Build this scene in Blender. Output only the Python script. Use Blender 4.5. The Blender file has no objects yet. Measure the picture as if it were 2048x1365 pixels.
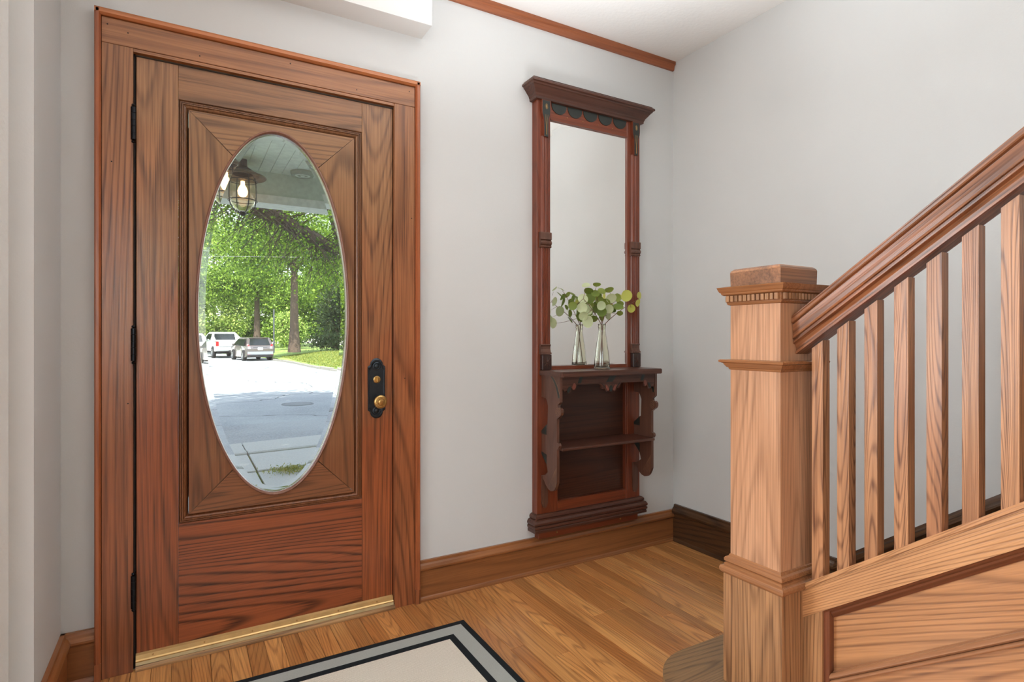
import bpy, bmesh, math, random
import numpy as np
from mathutils import Vector, Matrix
random.seed(7)
S = bpy.context.scene
COL = S.collection
R = math.radians

# ------------------------------------------------------------------ camera
cam = bpy.data.cameras.new('camera'); co = bpy.data.objects.new('camera', cam); COL.objects.link(co)
co.location = (0, 0, 1.12); co.rotation_euler = (R(90), 0, R(-29.9))
cam.sensor_width = 36; cam.lens = 1143 * 36 / 2048; cam.shift_y = -7 / 2048; cam.clip_start = .02; cam.clip_end = 400
S.camera = co

# ------------------------------------------------------------------ sky, sun, exposure
w = bpy.data.worlds.new('world'); S.world = w; w.use_nodes = True
nt = w.node_tree; bg = nt.nodes['Background']
sky = nt.nodes.new('ShaderNodeTexSky'); sky.sky_type = 'NISHITA'; sky.sun_disc = False
sky.sun_elevation = R(55); sky.sun_rotation = R(215); sky.air_density = 1.0; sky.dust_density = .6
hs = nt.nodes.new('ShaderNodeHueSaturation'); hs.inputs['Saturation'].default_value = .45
nt.links.new(sky.outputs[0], hs.inputs['Color']); nt.links.new(hs.outputs[0], bg.inputs[0]); bg.inputs[1].default_value = .62
sun = bpy.data.lights.new('sun', 'SUN'); so = bpy.data.objects.new('sun', sun); COL.objects.link(so)
sun.energy = 12.0; sun.angle = R(.6); sun.color = (1, .95, .86)
sd = Vector((-.34, -.50, .80)).normalized()
so.rotation_euler = sd.to_track_quat('Z', 'Y').to_euler(); so.location = (-4, -6, 12)
S.view_settings.view_transform = 'Standard'; S.view_settings.look = 'None'
S.view_settings.exposure = 0; S.view_settings.gamma = 1; S.view_settings.use_curve_mapping = False

ZC_ = 2.645
def area(name, loc, aim, sx, sy, power, col):
    l = bpy.data.lights.new(name, 'AREA'); l.shape = 'RECTANGLE'; l.size = sx; l.size_y = sy; l.energy = power; l.color = col
    o = bpy.data.objects.new(name, l); COL.objects.link(o); o.location = loc
    o.rotation_euler = (Vector(aim) - Vector(loc)).to_track_quat('-Z', 'Z').to_euler(); return o
# daylight at the front window; left and rear lamps are added fill
area('window_light_front', (-1.75, 1.845, 1.42), (-1.75, 0, 1.42), 1.8, 1.65, 134, (.87, .95, 1))
area('fill_light_left', (-3.3, -.6, 1.5), (1.2, .9, 1.25), 2.0, 1.9, 42, (.86, .95, 1))
area('fill_light_rear', (-1.6, -3.3, 1.6), (-.6, 2.0, 1.3), 2.5, 1.9, 31, (.87, .95, 1))
fl_ = area('ceiling_fill_light', (1.0, 1.1, 1.3), (1.02, 1.12, ZC_), .6, .6, 33, (.88, .94, 1)); fl_.data.spread = R(104)  # unseen lamp added in mid-hall to brighten the ceiling

# ------------------------------------------------------------------ helpers: materials
def lin(c):
    return tuple(((v / 255) / 12.92 if v / 255 <= .04045 else ((v / 255 + .055) / 1.055) ** 2.4) for v in c) + (1,)
class N:
    def __init__(s, name):
        s.m = bpy.data.materials.new(name); s.m.use_nodes = True; s.t = s.m.node_tree; s.b = s.t.nodes['Principled BSDF']
    def n(s, kind, **kw):
        nd = s.t.nodes.new(kind)
        for k, v in kw.items():
            if k.startswith('i_'): nd.inputs[k[2:].replace('_', ' ')].default_value = v
            else: setattr(nd, k, v)
        return nd
    def l(s, a, b): s.t.links.new(a, b)
    def math(s, op, a, b=None):
        nd = s.n('ShaderNodeMath', operation=op)
        for i, v in enumerate((a, b)):
            if v is None: continue
            if isinstance(v, (int, float)): nd.inputs[i].default_value = v
            else: s.l(v, nd.inputs[i])
        return nd.outputs[0]
    def mix(s, fac, a, b):
        nd = s.n('ShaderNodeMix', data_type='RGBA')
        for i, v in ((0, fac), (6, a), (7, b)):
            if isinstance(v, (int, float, tuple)): nd.inputs[i].default_value = v
            else: s.l(v, nd.inputs[i])
        return nd.outputs[2]
    def rng(s, v, a, b, c=0, d=1):
        nd = s.n('ShaderNodeMapRange'); s.l(v, nd.inputs[0])
        for i, x in enumerate((a, b, c, d)): nd.inputs[i + 1].default_value = x
        return nd.outputs[0]
    def bump(s, h, strength, dist):
        nd = s.n('ShaderNodeBump'); nd.inputs['Strength'].default_value = strength; nd.inputs['Distance'].default_value = dist
        s.l(h, nd.inputs['Height']); s.l(nd.outputs[0], s.b.inputs['Normal'])
    def coords(s, rand=True):
        tc = s.n('ShaderNodeTexCoord'); v = tc.outputs['Object']
        if rand:
            oi = s.n('ShaderNodeObjectInfo'); sc = s.n('ShaderNodeVectorMath', operation='SCALE')
            sc.inputs[0].default_value = (13.7, 7.3, 17.1); s.l(oi.outputs['Random'], sc.inputs['Scale'])
            ad = s.n('ShaderNodeVectorMath', operation='ADD'); s.l(v, ad.inputs[0]); s.l(sc.outputs[0], ad.inputs[1]); v = ad.outputs[0]
        return v
def plain(name, c, rough=.5, metal=0, spec=.5, bump=None, **kw):
    m = N(name); m.b.inputs['Base Color'].default_value = lin(c); m.b.inputs['Roughness'].default_value = rough
    m.b.inputs['Metallic'].default_value = metal; m.b.inputs['Specular IOR Level'].default_value = spec
    for k, v in kw.items(): m.b.inputs[k.replace('_', ' ')].default_value = v
    nz = m.n('ShaderNodeTexNoise', i_Scale=(bump[0] if bump else 30.), i_Detail=3.); m.l(m.coords(False), nz.inputs['Vector'])
    cc = lin(c); dk = tuple(x * .88 for x in cc[:3]) + (1,)
    m.l(m.mix(m.rng(nz.outputs[0], .35, .65), dk, cc), m.b.inputs['Base Color'])
    if bump: m.bump(nz.outputs[0], bump[1], bump[2])
    return m.m
def wood(name, light, dark, axis='Z', rough=.34, ring=22, rs=3.2, blotch=None, bl=.5, lines=.55, fib=.4, rot=0, spread=0., seams=0, upper_tone=None, coat=.12):
    m = N(name); v = m.coords()
    if rot:
        vr = m.n('ShaderNodeVectorRotate', rotation_type='X_AXIS', i_Angle=rot); m.l(v, vr.inputs['Vector']); v = vr.outputs[0]
    def stretched(k, sc):
        mp = m.n('ShaderNodeMapping'); s3 = [sc, sc, sc]; s3['XYZ'.index(axis)] = sc * k; mp.inputs['Scale'].default_value = s3
        m.l(v, mp.inputs[0]); return mp.outputs[0]
    n1 = m.n('ShaderNodeTexNoise', i_Scale=1., i_Detail=1.2, i_Roughness=.45); m.l(stretched(.065, rs), n1.inputs['Vector'])
    f1 = m.n('ShaderNodeTexNoise', i_Scale=1., i_Detail=3., i_Roughness=.6); m.l(stretched(.02, 170), f1.inputs['Vector'])
    sn = m.math('SINE', m.math('ADD', m.math('MULTIPLY', n1.outputs[0], ring * 13.5), m.math('MULTIPLY', f1.outputs[0], 2.2)))
    rg = m.rng(sn, -.2, 1.0)
    rg = m.math('POWER', rg, 2.2)
    fb = m.rng(f1.outputs[0], .38, .68)
    b1 = m.n('ShaderNodeTexNoise', i_Scale=1., i_Detail=2.); m.l(stretched(.4, 5.), b1.inputs['Vector'])
    bb = m.rng(b1.outputs[0], .42, .66)
    L, D = lin(light), lin(dark)
    if spread:
        oi = m.n('ShaderNodeObjectInfo'); k = m.rng(oi.outputs['Random'], 0, 1, 0, spread)
        base = m.mix(k, L, D)
    elif blotch: base = m.mix(m.math('MULTIPLY', bb, bl), L, lin(blotch))
    else: base = L
    if spread and blotch: base = m.mix(m.math('MULTIPLY', bb, bl), base, lin(blotch))
    if upper_tone:   # base colour blends towards this tone higher up, edge broken by noise
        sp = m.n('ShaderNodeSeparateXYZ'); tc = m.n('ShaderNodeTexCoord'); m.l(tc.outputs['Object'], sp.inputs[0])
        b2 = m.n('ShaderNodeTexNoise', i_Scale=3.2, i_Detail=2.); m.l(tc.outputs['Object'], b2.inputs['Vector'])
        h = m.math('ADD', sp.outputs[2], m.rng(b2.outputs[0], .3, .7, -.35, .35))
        base = m.mix(m.math('MULTIPLY', m.rng(h, .7, 1.75), .7), base, lin(upper_tone))
    amt = m.math('ADD', m.math('MULTIPLY', rg, lines), m.math('MULTIPLY', fb, fib))
    amt = m.math('MINIMUM', amt, 1.)
    m.l(m.mix(amt, base, D), m.b.inputs['Base Color'])
    m.b.inputs['Roughness'].default_value = rough; m.b.inputs['Specular IOR Level'].default_value = .4
    m.b.inputs['Coat Weight'].default_value = coat; m.b.inputs['Coat Roughness'].default_value = .18
    m.bump(m.math('MULTIPLY', amt, -1.), .25, .0012)
    return m.m
def wall_mat(name, c, scale=160, st=.12, d=.002):
    m = N(name); v = m.coords(False)
    a = m.n('ShaderNodeTexNoise', i_Scale=float(scale), i_Detail=4.); m.l(v, a.inputs['Vector'])
    b = m.n('ShaderNodeTexNoise', i_Scale=1.3, i_Detail=2.); m.l(v, b.inputs['Vector'])
    cc = lin(c); dk = tuple(x * .95 for x in cc[:3]) + (1,)
    m.l(m.mix(m.rng(b.outputs[0], .35, .65), dk, cc), m.b.inputs['Base Color'])
    m.b.inputs['Roughness'].default_value = .62; m.b.inputs['Specular IOR Level'].default_value = .3
    m.bump(a.outputs[0], st, d); return m.m

M = {}
M['wall'] = wall_mat('grey_wall_paint', (204, 204, 202))
M['rough_wall'] = wall_mat('stippled_wall_paint', (234, 232, 228), 90, .5, .004)
M['ceil'] = wall_mat('ceiling_paint', (236, 234, 230), 60, .3, .004)
M['soffit'] = wall_mat('white_soffit_paint', (208, 206, 202))
DOOR_UPPER = (166, 128, 88)
M['door_v'] = wood('door_oak_upright', (146, 80, 46), (60, 32, 19), 'Z', ring=34, rs=2.6, blotch=(182, 98, 54), bl=.55, lines=.32, fib=.55, upper_tone=DOOR_UPPER)
M['door_h'] = wood('door_oak_level', (142, 76, 44), (54, 26, 15), 'X', ring=26, rs=3.0, blotch=(164, 88, 50), bl=.45, lines=.65, fib=.35, upper_tone=DOOR_UPPER)
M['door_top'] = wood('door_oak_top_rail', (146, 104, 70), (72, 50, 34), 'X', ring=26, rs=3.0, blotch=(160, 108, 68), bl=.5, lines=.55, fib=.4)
M['panel_h'] = wood('panel_oak_level', (130, 82, 52), (66, 42, 28), 'X', ring=24, rs=3.0, lines=.5, fib=.3, upper_tone=(160, 122, 84))
M['panel_v'] = wood('panel_oak_upright', (128, 80, 50), (66, 42, 28), 'Z', ring=24, rs=2.6, lines=.45, fib=.35, upper_tone=(158, 120, 82))
M['mould'] = wood('door_moulding_oak', (128, 78, 48), (56, 30, 18), 'Z', ring=14, lines=.2, fib=.4, upper_tone=(140, 104, 76))
M['casing_v'] = wood('casing_oak_upright', (148, 88, 54), (78, 42, 24), 'Z', ring=26, rs=2.4, blotch=(176, 102, 60), bl=.6, lines=.45, fib=.5, upper_tone=(158, 112, 74))
M['casing_h'] = wood('casing_oak_level', (156, 104, 66), (90, 54, 32), 'X', ring=20, rs=2.6, blotch=(182, 122, 78), bl=.5, lines=.4, fib=.4)
M['band_v'] = wood('backband_upright', (166, 94, 56), (112, 58, 34), 'Z', ring=14, lines=.25, fib=.4)
M['band_h'] = wood('backband_level', (186, 116, 70), (132, 74, 42), 'X', ring=14, lines=.25, fib=.4)
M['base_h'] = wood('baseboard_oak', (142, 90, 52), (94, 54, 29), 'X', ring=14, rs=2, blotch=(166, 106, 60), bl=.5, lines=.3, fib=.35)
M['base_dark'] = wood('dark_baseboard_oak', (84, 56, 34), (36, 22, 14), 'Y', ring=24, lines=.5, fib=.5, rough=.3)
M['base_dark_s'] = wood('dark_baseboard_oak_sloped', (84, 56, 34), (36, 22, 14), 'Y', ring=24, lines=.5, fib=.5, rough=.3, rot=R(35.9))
M['crown'] = wood('crown_strip', (152, 88, 54), (112, 58, 32), 'X', ring=14, lines=.3, fib=.4)
M['floor'] = wood('floor_oak', (230, 168, 102), (116, 66, 31), 'Y', rough=.32, ring=24, rs=5., lines=.42, fib=.42, spread=.68, blotch=(184, 112, 56), bl=.55, coat=.2)
M['stair_v'] = wood('stair_oak_upright', (182, 134, 92), (100, 66, 42), 'Z', ring=30, rs=4, blotch=(148, 98, 60), bl=.6, lines=.42, fib=.6)
M['baluster'] = wood('baluster_oak', (194, 140, 98), (96, 58, 38), 'Z', ring=34, rs=9, blotch=(172, 112, 74), bl=.6, lines=.5, fib=.55, spread=.25)
M['stair_y'] = wood('stair_oak_level', (166, 116, 78), (80, 50, 32), 'Y', ring=24, rs=4, lines=.5, fib=.4)
M['stair_slope'] = wood('stringer_oak', (202, 148, 100), (122, 78, 48), 'Y', rot=R(35.9), ring=44, rs=4, blotch=(184, 126, 80), bl=.5, lines=.5, fib=.4, coat=.4)
M['panel_slope'] = wood('stair_panel_oak', (192, 136, 90), (112, 70, 44), 'Y', rot=R(28), ring=46, rs=2.6, blotch=(176, 116, 70), bl=.5, lines=.5, fib=.4, coat=.5)
M['rail'] = wood('handrail_oak', (146, 94, 62), (64, 36, 24), 'Y', rot=R(35.9), ring=18, rs=6, blotch=(164, 98, 60), bl=.6, lines=.3, fib=.65, rough=.28)
M['smould'] = wood('stair_moulding_oak', (160, 108, 70), (84, 52, 32), 'Y', ring=4, rs=2, lines=.15, fib=.35, rough=.25)
M['dark_bead'] = wood('shade_bead_oak', (112, 64, 40), (60, 32, 22), 'Y', rot=R(35.9), ring=4, lines=.2, fib=.5)  # darkened tone paints in the shade of the recess below the stringer
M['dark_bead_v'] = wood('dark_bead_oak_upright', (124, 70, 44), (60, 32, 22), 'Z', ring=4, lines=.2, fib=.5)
M['tread'] = wood('worn_tread_oak', (136, 104, 70), (80, 56, 34), 'X', ring=28, rs=4, lines=.5, fib=.4)
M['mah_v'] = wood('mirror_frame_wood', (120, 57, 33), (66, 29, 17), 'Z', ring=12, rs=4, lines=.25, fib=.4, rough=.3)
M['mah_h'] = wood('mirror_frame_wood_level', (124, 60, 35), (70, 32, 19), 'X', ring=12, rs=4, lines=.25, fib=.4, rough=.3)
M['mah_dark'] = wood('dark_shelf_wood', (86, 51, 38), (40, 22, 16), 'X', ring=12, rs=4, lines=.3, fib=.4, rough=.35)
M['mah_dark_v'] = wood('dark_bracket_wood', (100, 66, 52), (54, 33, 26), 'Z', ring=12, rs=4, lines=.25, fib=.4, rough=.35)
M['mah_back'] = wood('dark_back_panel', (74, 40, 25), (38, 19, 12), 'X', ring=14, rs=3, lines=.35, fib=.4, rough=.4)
M['blackpaint'] = plain('black_paint', (34, 40, 36), .35)
M['goldpaint'] = plain('gold_paint', (176, 140, 92), .4, .3)
M['incised'] = plain('worn_gilt_line', (150, 112, 82), .5)
M['redpaint'] = plain('petal_red', (124, 66, 50), .45)
M['cavity'] = plain('dark_gap', (22, 14, 10), .8)
M['carved'] = plain('carved_dark_wood', (52, 30, 24), .3, bump=(220., .6, .002))
M['iron'] = plain('black_iron', (30, 31, 34), .35, .8)
M['plate'] = plain('aged_blued_plate', (52, 58, 64), .38, .7, bump=(60., .3, .001))
M['brass'] = plain('old_brass', (186, 150, 92), .32, .9, bump=(120., .3, .0008))
M['goldstrip'] = plain('brass_threshold_strip', (214, 178, 118), .34, .55)
M['palestrip'] = plain('pale_threshold_strip', (206, 190, 146), .4, .4)
M['worn'] = wood('worn_sill_wood', (176, 136, 92), (76, 50, 34), 'X', ring=10, lines=.3, fib=.7)
M['rug_black'] = plain('rug_black_binding', (34, 37, 40), .9, 0, .1, bump=(900., .5, .001))
M['rug_grey'] = plain('rug_grey_band', (172, 174, 168), .95, 0, .1, bump=(800., .8, .002))
def weave():
    m = N('rug_cream_weave'); v = m.coords(False)
    wv = m.n('ShaderNodeTexWave', i_Scale=90., i_Distortion=2.5, bands_direction='DIAGONAL'); m.l(v, wv.inputs['Vector'])
    nz = m.n('ShaderNodeTexNoise', i_Scale=420., i_Detail=2.); m.l(v, nz.inputs['Vector'])
    h = m.math('ADD', m.math('MULTIPLY', wv.outputs['Fac'], .5), nz.outputs[0])
    m.l(m.mix(m.rng(h, .4, 1.1), lin((196, 184, 168)), lin((232, 224, 211))), m.b.inputs['Base Color'])
    m.b.inputs['Roughness'].default_value = .95; m.bump(h, .7, .002); return m.m
M['rug_cream'] = weave()
def glass(name, c=(1, 1, 1, 1), ior=1.5, rough=0.):
    m = N(name); m.b.inputs['Base Color'].default_value = c; m.b.inputs['Transmission Weight'].default_value = 1
    m.b.inputs['Roughness'].default_value = rough; m.b.inputs['IOR'].default_value = ior; return m.m
M['pane'] = glass('clear_bevelled_glass', (.985, 1, .995, 1), 1.5)
M['bottle'] = glass('clear_bottle_glass', (.95, .97, .88, 1), 1.45)
M['lampglass'] = glass('lantern_glass', (1, .92, .80, 1), 1.35, .08)
m = N('mirror_silver'); m.b.inputs['Metallic'].default_value = 1; m.b.inputs['Base Color'].default_value = (.93, .93, .91, 1); m.b.inputs['Roughness'].default_value = .035
M['mirror'] = m.m
m = N('lit_bulb'); m.b.inputs['Emission Color'].default_value = (1, .62, .3, 1); m.b.inputs['Emission Strength'].default_value = 5; M['bulb'] = m.m
def leafmat(name, c1, c2, tr=.5, geo=True, rough=.5):
    m = N(name)
    if geo: g = m.n('ShaderNodeNewGeometry'); r = g.outputs['Random Per Island']
    else: r = m.n('ShaderNodeObjectInfo').outputs['Random']
    c = m.mix(r, lin(c1), lin(c2)); m.l(c, m.b.inputs['Base Color']); m.b.inputs['Roughness'].default_value = rough
    m.b.inputs['Specular IOR Level'].default_value = .35
    tl = m.n('ShaderNodeBsdfTranslucent'); m.l(c, tl.inputs[0]); mx = m.n('ShaderNodeMixShader'); mx.inputs[0].default_value = tr
    m.l(m.b.outputs[0], mx.inputs[1]); m.l(tl.outputs[0], mx.inputs[2])
    m.l(mx.outputs[0], m.t.nodes['Material Output'].inputs[0]); return m.m
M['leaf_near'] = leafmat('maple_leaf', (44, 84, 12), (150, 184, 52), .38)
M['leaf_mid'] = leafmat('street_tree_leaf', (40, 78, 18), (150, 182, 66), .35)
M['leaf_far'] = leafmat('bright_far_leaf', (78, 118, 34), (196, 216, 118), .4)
M['leaf_dark'] = leafmat('evergreen_leaf', (32, 50, 28), (84, 104, 58), .2)
M['euc_dark'] = leafmat('eucalyptus_leaf_green', (104, 124, 52), (144, 158, 78), .35, False)
M['euc_pale'] = leafmat('eucalyptus_leaf_pale', (186, 198, 154), (202, 210, 168), .3, False)
M['euc_yel'] = leafmat('eucalyptus_leaf_yellow', (190, 192, 90), (204, 206, 110), .4, False)
M['stem'] = plain('eucalyptus_stem', (112, 72, 54), .5)
M['bark'] = plain('bark', (86, 72, 60), .9, bump=(14., 1., .05))
M['white'] = plain('white_trim_paint', (242, 243, 238), .45)
M['porch'] = plain('pale_green_porch_paint', (234, 242, 234), .5)
M['fixture'] = plain('grey_fixture_ring', (168, 174, 162), .5)
M['frieze'] = plain('grey_green_frieze_paint', (212, 222, 210), .5)
M['siding'] = plain('grey_siding', (150, 154, 152), .6)
M['deck'] = plain('porch_deck', (176, 178, 172), .7)
def asphalt():
    m = N('asphalt'); v = m.coords(False)
    a = m.n('ShaderNodeTexNoise', i_Scale=38., i_Detail=4.); m.l(v, a.inputs['Vector'])
    b = m.n('ShaderNodeTexNoise', i_Scale=.5, i_Detail=3.); m.l(v, b.inputs['Vector'])
    d = m.n('ShaderNodeTexNoise', i_Scale=.9, i_Detail=3.); m.l(v, d.inputs['Vector'])
    av = m.n('ShaderNodeVectorMath', operation='ADD'); m.l(v, av.inputs[0]); m.l(d.outputs['Color'], av.inputs[1])
    vo = m.n('ShaderNodeTexVoronoi', feature='DISTANCE_TO_EDGE', i_Scale=.22); m.l(av.outputs[0], vo.inputs['Vector'])
    cr = m.rng(vo.outputs['Distance'], .0, .006)
    base = m.mix(m.rng(a.outputs[0], .3, .7), lin((112, 120, 124)), lin((150, 156, 158)))
    base = m.mix(m.rng(b.outputs[0], .35, .65, 0, .5), base, lin((166, 172, 172)))
    m.l(m.mix(cr, lin((52, 56, 58)), base), m.b.inputs['Base Color']); m.b.inputs['Roughness'].default_value = .9; m.b.inputs['Specular IOR Level'].default_value = .2
    return m.m
M['asphalt'] = asphalt()
M['concrete'] = plain('sidewalk_concrete', (170, 174, 170), .9, bump=(50., .4, .004))
M['kerb'] = plain('old_kerb_stone', (128, 126, 118), .9, bump=(8., .8, .02))
def grassmat():
    m = N('lawn_grass'); v = m.coords(False)
    a = m.n('ShaderNodeTexNoise', i_Scale=5., i_Detail=6.); m.l(v, a.inputs['Vector'])
    m.l(m.mix(m.rng(a.outputs[0], .35, .65), lin((84, 116, 44)), lin((150, 172, 92))), m.b.inputs['Base Color'])
    m.b.inputs['Roughness'].default_value = .9; m.bump(a.outputs[0], 1., .1); return m.m
M['grass'] = grassmat()
M['blade'] = leafmat('grass_blade', (92, 118, 48), (160, 160, 78), .3)
M['car_grey'] = plain('taupe_car_paint', (112, 104, 102), .3, .5, Coat_Weight=.8)
M['car_white'] = plain('white_car_paint', (226, 230, 228), .3, 0, Coat_Weight=.6)
M['car_glass'] = plain('tinted_car_glass', (26, 32, 34), .08, 0, .8)
M['tyre'] = plain('tyre_rubber', (26, 26, 27), .8)
M['alloy'] = plain('wheel_alloy', (170, 172, 174), .3, .8)
M['redlens'] = plain('red_tail_lens', (168, 34, 34), .2)
M['clearlens'] = plain('clear_tail_lens', (214, 214, 216), .2)
M['numplate'] = plain('white_number_plate', (224, 228, 232), .4)
M['bluebump'] = plain('grey_blue_bumper', (150, 156, 164), .35, .3)
M['zinc'] = plain('dull_steel', (120, 122, 124), .5, .6)
M['castiron'] = plain('cast_iron_cover', (112, 118, 120), .8, 0, bump=(30., 1., .01))

# ------------------------------------------------------------------ helpers: objects
WL = {}          # world location of every empty / root
def props(o, label=None, cat=None, group=None, kind=None):
    for k, v in (('label', label), ('category', cat), ('group', group), ('kind', kind)):
        if v: o[k] = v
    return o
def root(name, label, cat, loc=(0, 0, 0), group=None, kind=None, parent=None):
    o = bpy.data.objects.new(name, None); COL.objects.link(o); o.empty_display_size = .1
    base = Vector(loc)
    if parent: o.parent = parent; o.location = base - WL[parent.name]
    else: o.location = base
    WL[o.name] = base
    return props(o, label, cat, group, kind)
def link(name, bm, mat, parent=None, smooth=False, origin=None):
    """one mesh object from a bmesh in world coordinates"""
    off = WL[parent.name] if parent else Vector((0, 0, 0))
    o0 = Vector(origin) if origin is not None else off
    bmesh.ops.recalc_face_normals(bm, faces=bm.faces)
    if o0.length: bmesh.ops.translate(bm, vec=-o0, verts=bm.verts)
    me = bpy.data.meshes.new(name); bm.to_mesh(me); bm.free()
    if mat: me.materials.append(mat if not isinstance(mat, str) else M[mat])
    if smooth:
        for p in me.polygons: p.use_smooth = True
    o = bpy.data.objects.new(name, me); COL.objects.link(o)
    if parent: o.parent = parent
    o.location = o0 - off
    WL[o.name] = o0
    return o
def box(bm, x0, x1, y0, y1, z0, z1, bev=0, seg=1):
    m = Matrix.Translation(((x0 + x1) / 2, (y0 + y1) / 2, (z0 + z1) / 2)) @ Matrix.Diagonal((abs(x1 - x0), abs(y1 - y0), abs(z1 - z0), 1))
    r = bmesh.ops.create_cube(bm, size=1, matrix=m)
    if bev:
        es = list({e for v in r['verts'] for e in v.link_edges})
        bmesh.ops.bevel(bm, geom=es, offset=bev, segments=seg, affect='EDGES')
    return bm
def BX(name, mat, parent, *a, bev=0, seg=1, **kw):
    return link(name, box(bmesh.new(), *a, bev=bev, seg=seg), mat, parent, **kw)
def prism(bm, pts, axis, a, b, shear=None):
    """polygon pts (2-D) extruded along axis 'X','Y' or 'Z' from a to b"""
    def P(p, t):
        if axis == 'X': return (t, p[0], p[1])
        if axis == 'Y': return (p[0], t, p[1])
        return (p[0], p[1], t)
    v0 = [bm.verts.new(P(p, a)) for p in pts]; v1 = [bm.verts.new(P(p, b)) for p in pts]
    n = len(pts)
    bm.faces.new(v0); bm.faces.new(v1[::-1])
    for i in range(n): bm.faces.new((v0[i], v0[(i + 1) % n], v1[(i + 1) % n], v1[i]))
    return bm
def PR(name, mat, parent, pts, axis, a, b, **kw): return link(name, prism(bmesh.new(), pts, axis, a, b), mat, parent, **kw)
def loft(bm, loops, close=True, caps=True):
    vs = [[bm.verts.new(p) for p in lp] for lp in loops]; n = len(vs[0])
    for a, b in zip(vs, vs[1:]):
        for i in range(n if close else n - 1): bm.faces.new((a[i], a[(i + 1) % n], b[(i + 1) % n], b[i]))
    if caps: bm.faces.new(vs[0][::-1]); bm.faces.new(vs[-1])
    return bm
def rect(x0, x1, y0, y1, z, e): return [(x0 - e, y0 - e, z), (x1 + e, y0 - e, z), (x1 + e, y1 + e, z), (x0 - e, y1 + e, z)]
def lathe(bm, c, prof, seg=24, axis='Z'):
    loops = []
    for r, h in prof:
        r = max(r, 1e-5); lp = []
        for i in range(seg):
            a = 2 * math.pi * i / seg; p, q = r * math.cos(a), r * math.sin(a)
            lp.append({'Z': (c[0] + p, c[1] + q, c[2] + h), 'Y': (c[0] + p, c[1] + h, c[2] + q), 'X': (c[0] + h, c[1] + p, c[2] + q)}[axis])
        loops.append(lp)
    return loft(bm, loops)
def tube(bm, pts, rad, seg=6):
    pts = [Vector(p) for p in pts]; loops = []
    if not isinstance(rad, (list, tuple)): rad = [rad] * len(pts)
    for i, p in enumerate(pts):
        d = (pts[min(i + 1, len(pts) - 1)] - pts[max(i - 1, 0)]).normalized()
        u = d.orthogonal().normalized() if i == 0 else (u - d * u.dot(d)).normalized()
        v = d.cross(u)
        loops.append([tuple(p + (u * math.cos(2 * math.pi * k / seg) + v * math.sin(2 * math.pi * k / seg)) * rad[i]) for k in range(seg)])
    return loft(bm, loops)
def bez(p0, p1, p2, n=8):
    p0, p1, p2 = map(Vector, (p0, p1, p2))
    return [tuple(p0 * (1 - t) ** 2 + p1 * 2 * t * (1 - t) + p2 * t * t) for t in [i / n for i in range(n + 1)]]

# ================================================================== THE ROOM
YW, XW, ZC = 2.31, 2.362, 2.645
XL = -.341
DX0, DX1, DZ1 = -.145, .763, 2.080        # doorway
# wall with the front door
bm = bmesh.new()
box(bm, XL - .15, DX0, YW, YW + .15, -.05, ZC + .1); box(bm, DX1, XW + .15, YW, YW + .15, -.05, ZC + .1); box(bm, DX0, DX1, YW, YW + .15, DZ1, ZC + .1)
props(link('wall_back', bm, 'wall'), 'pale grey painted wall holding the front door and hall mirror', 'wall', kind='structure')
bm = box(bmesh.new(), XW, XW + .15, -3.6, YW, -.05, ZC + .1)
props(link('wall_right', bm, 'wall'), 'pale grey painted wall beside the staircase', 'wall', kind='structure')
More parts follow.
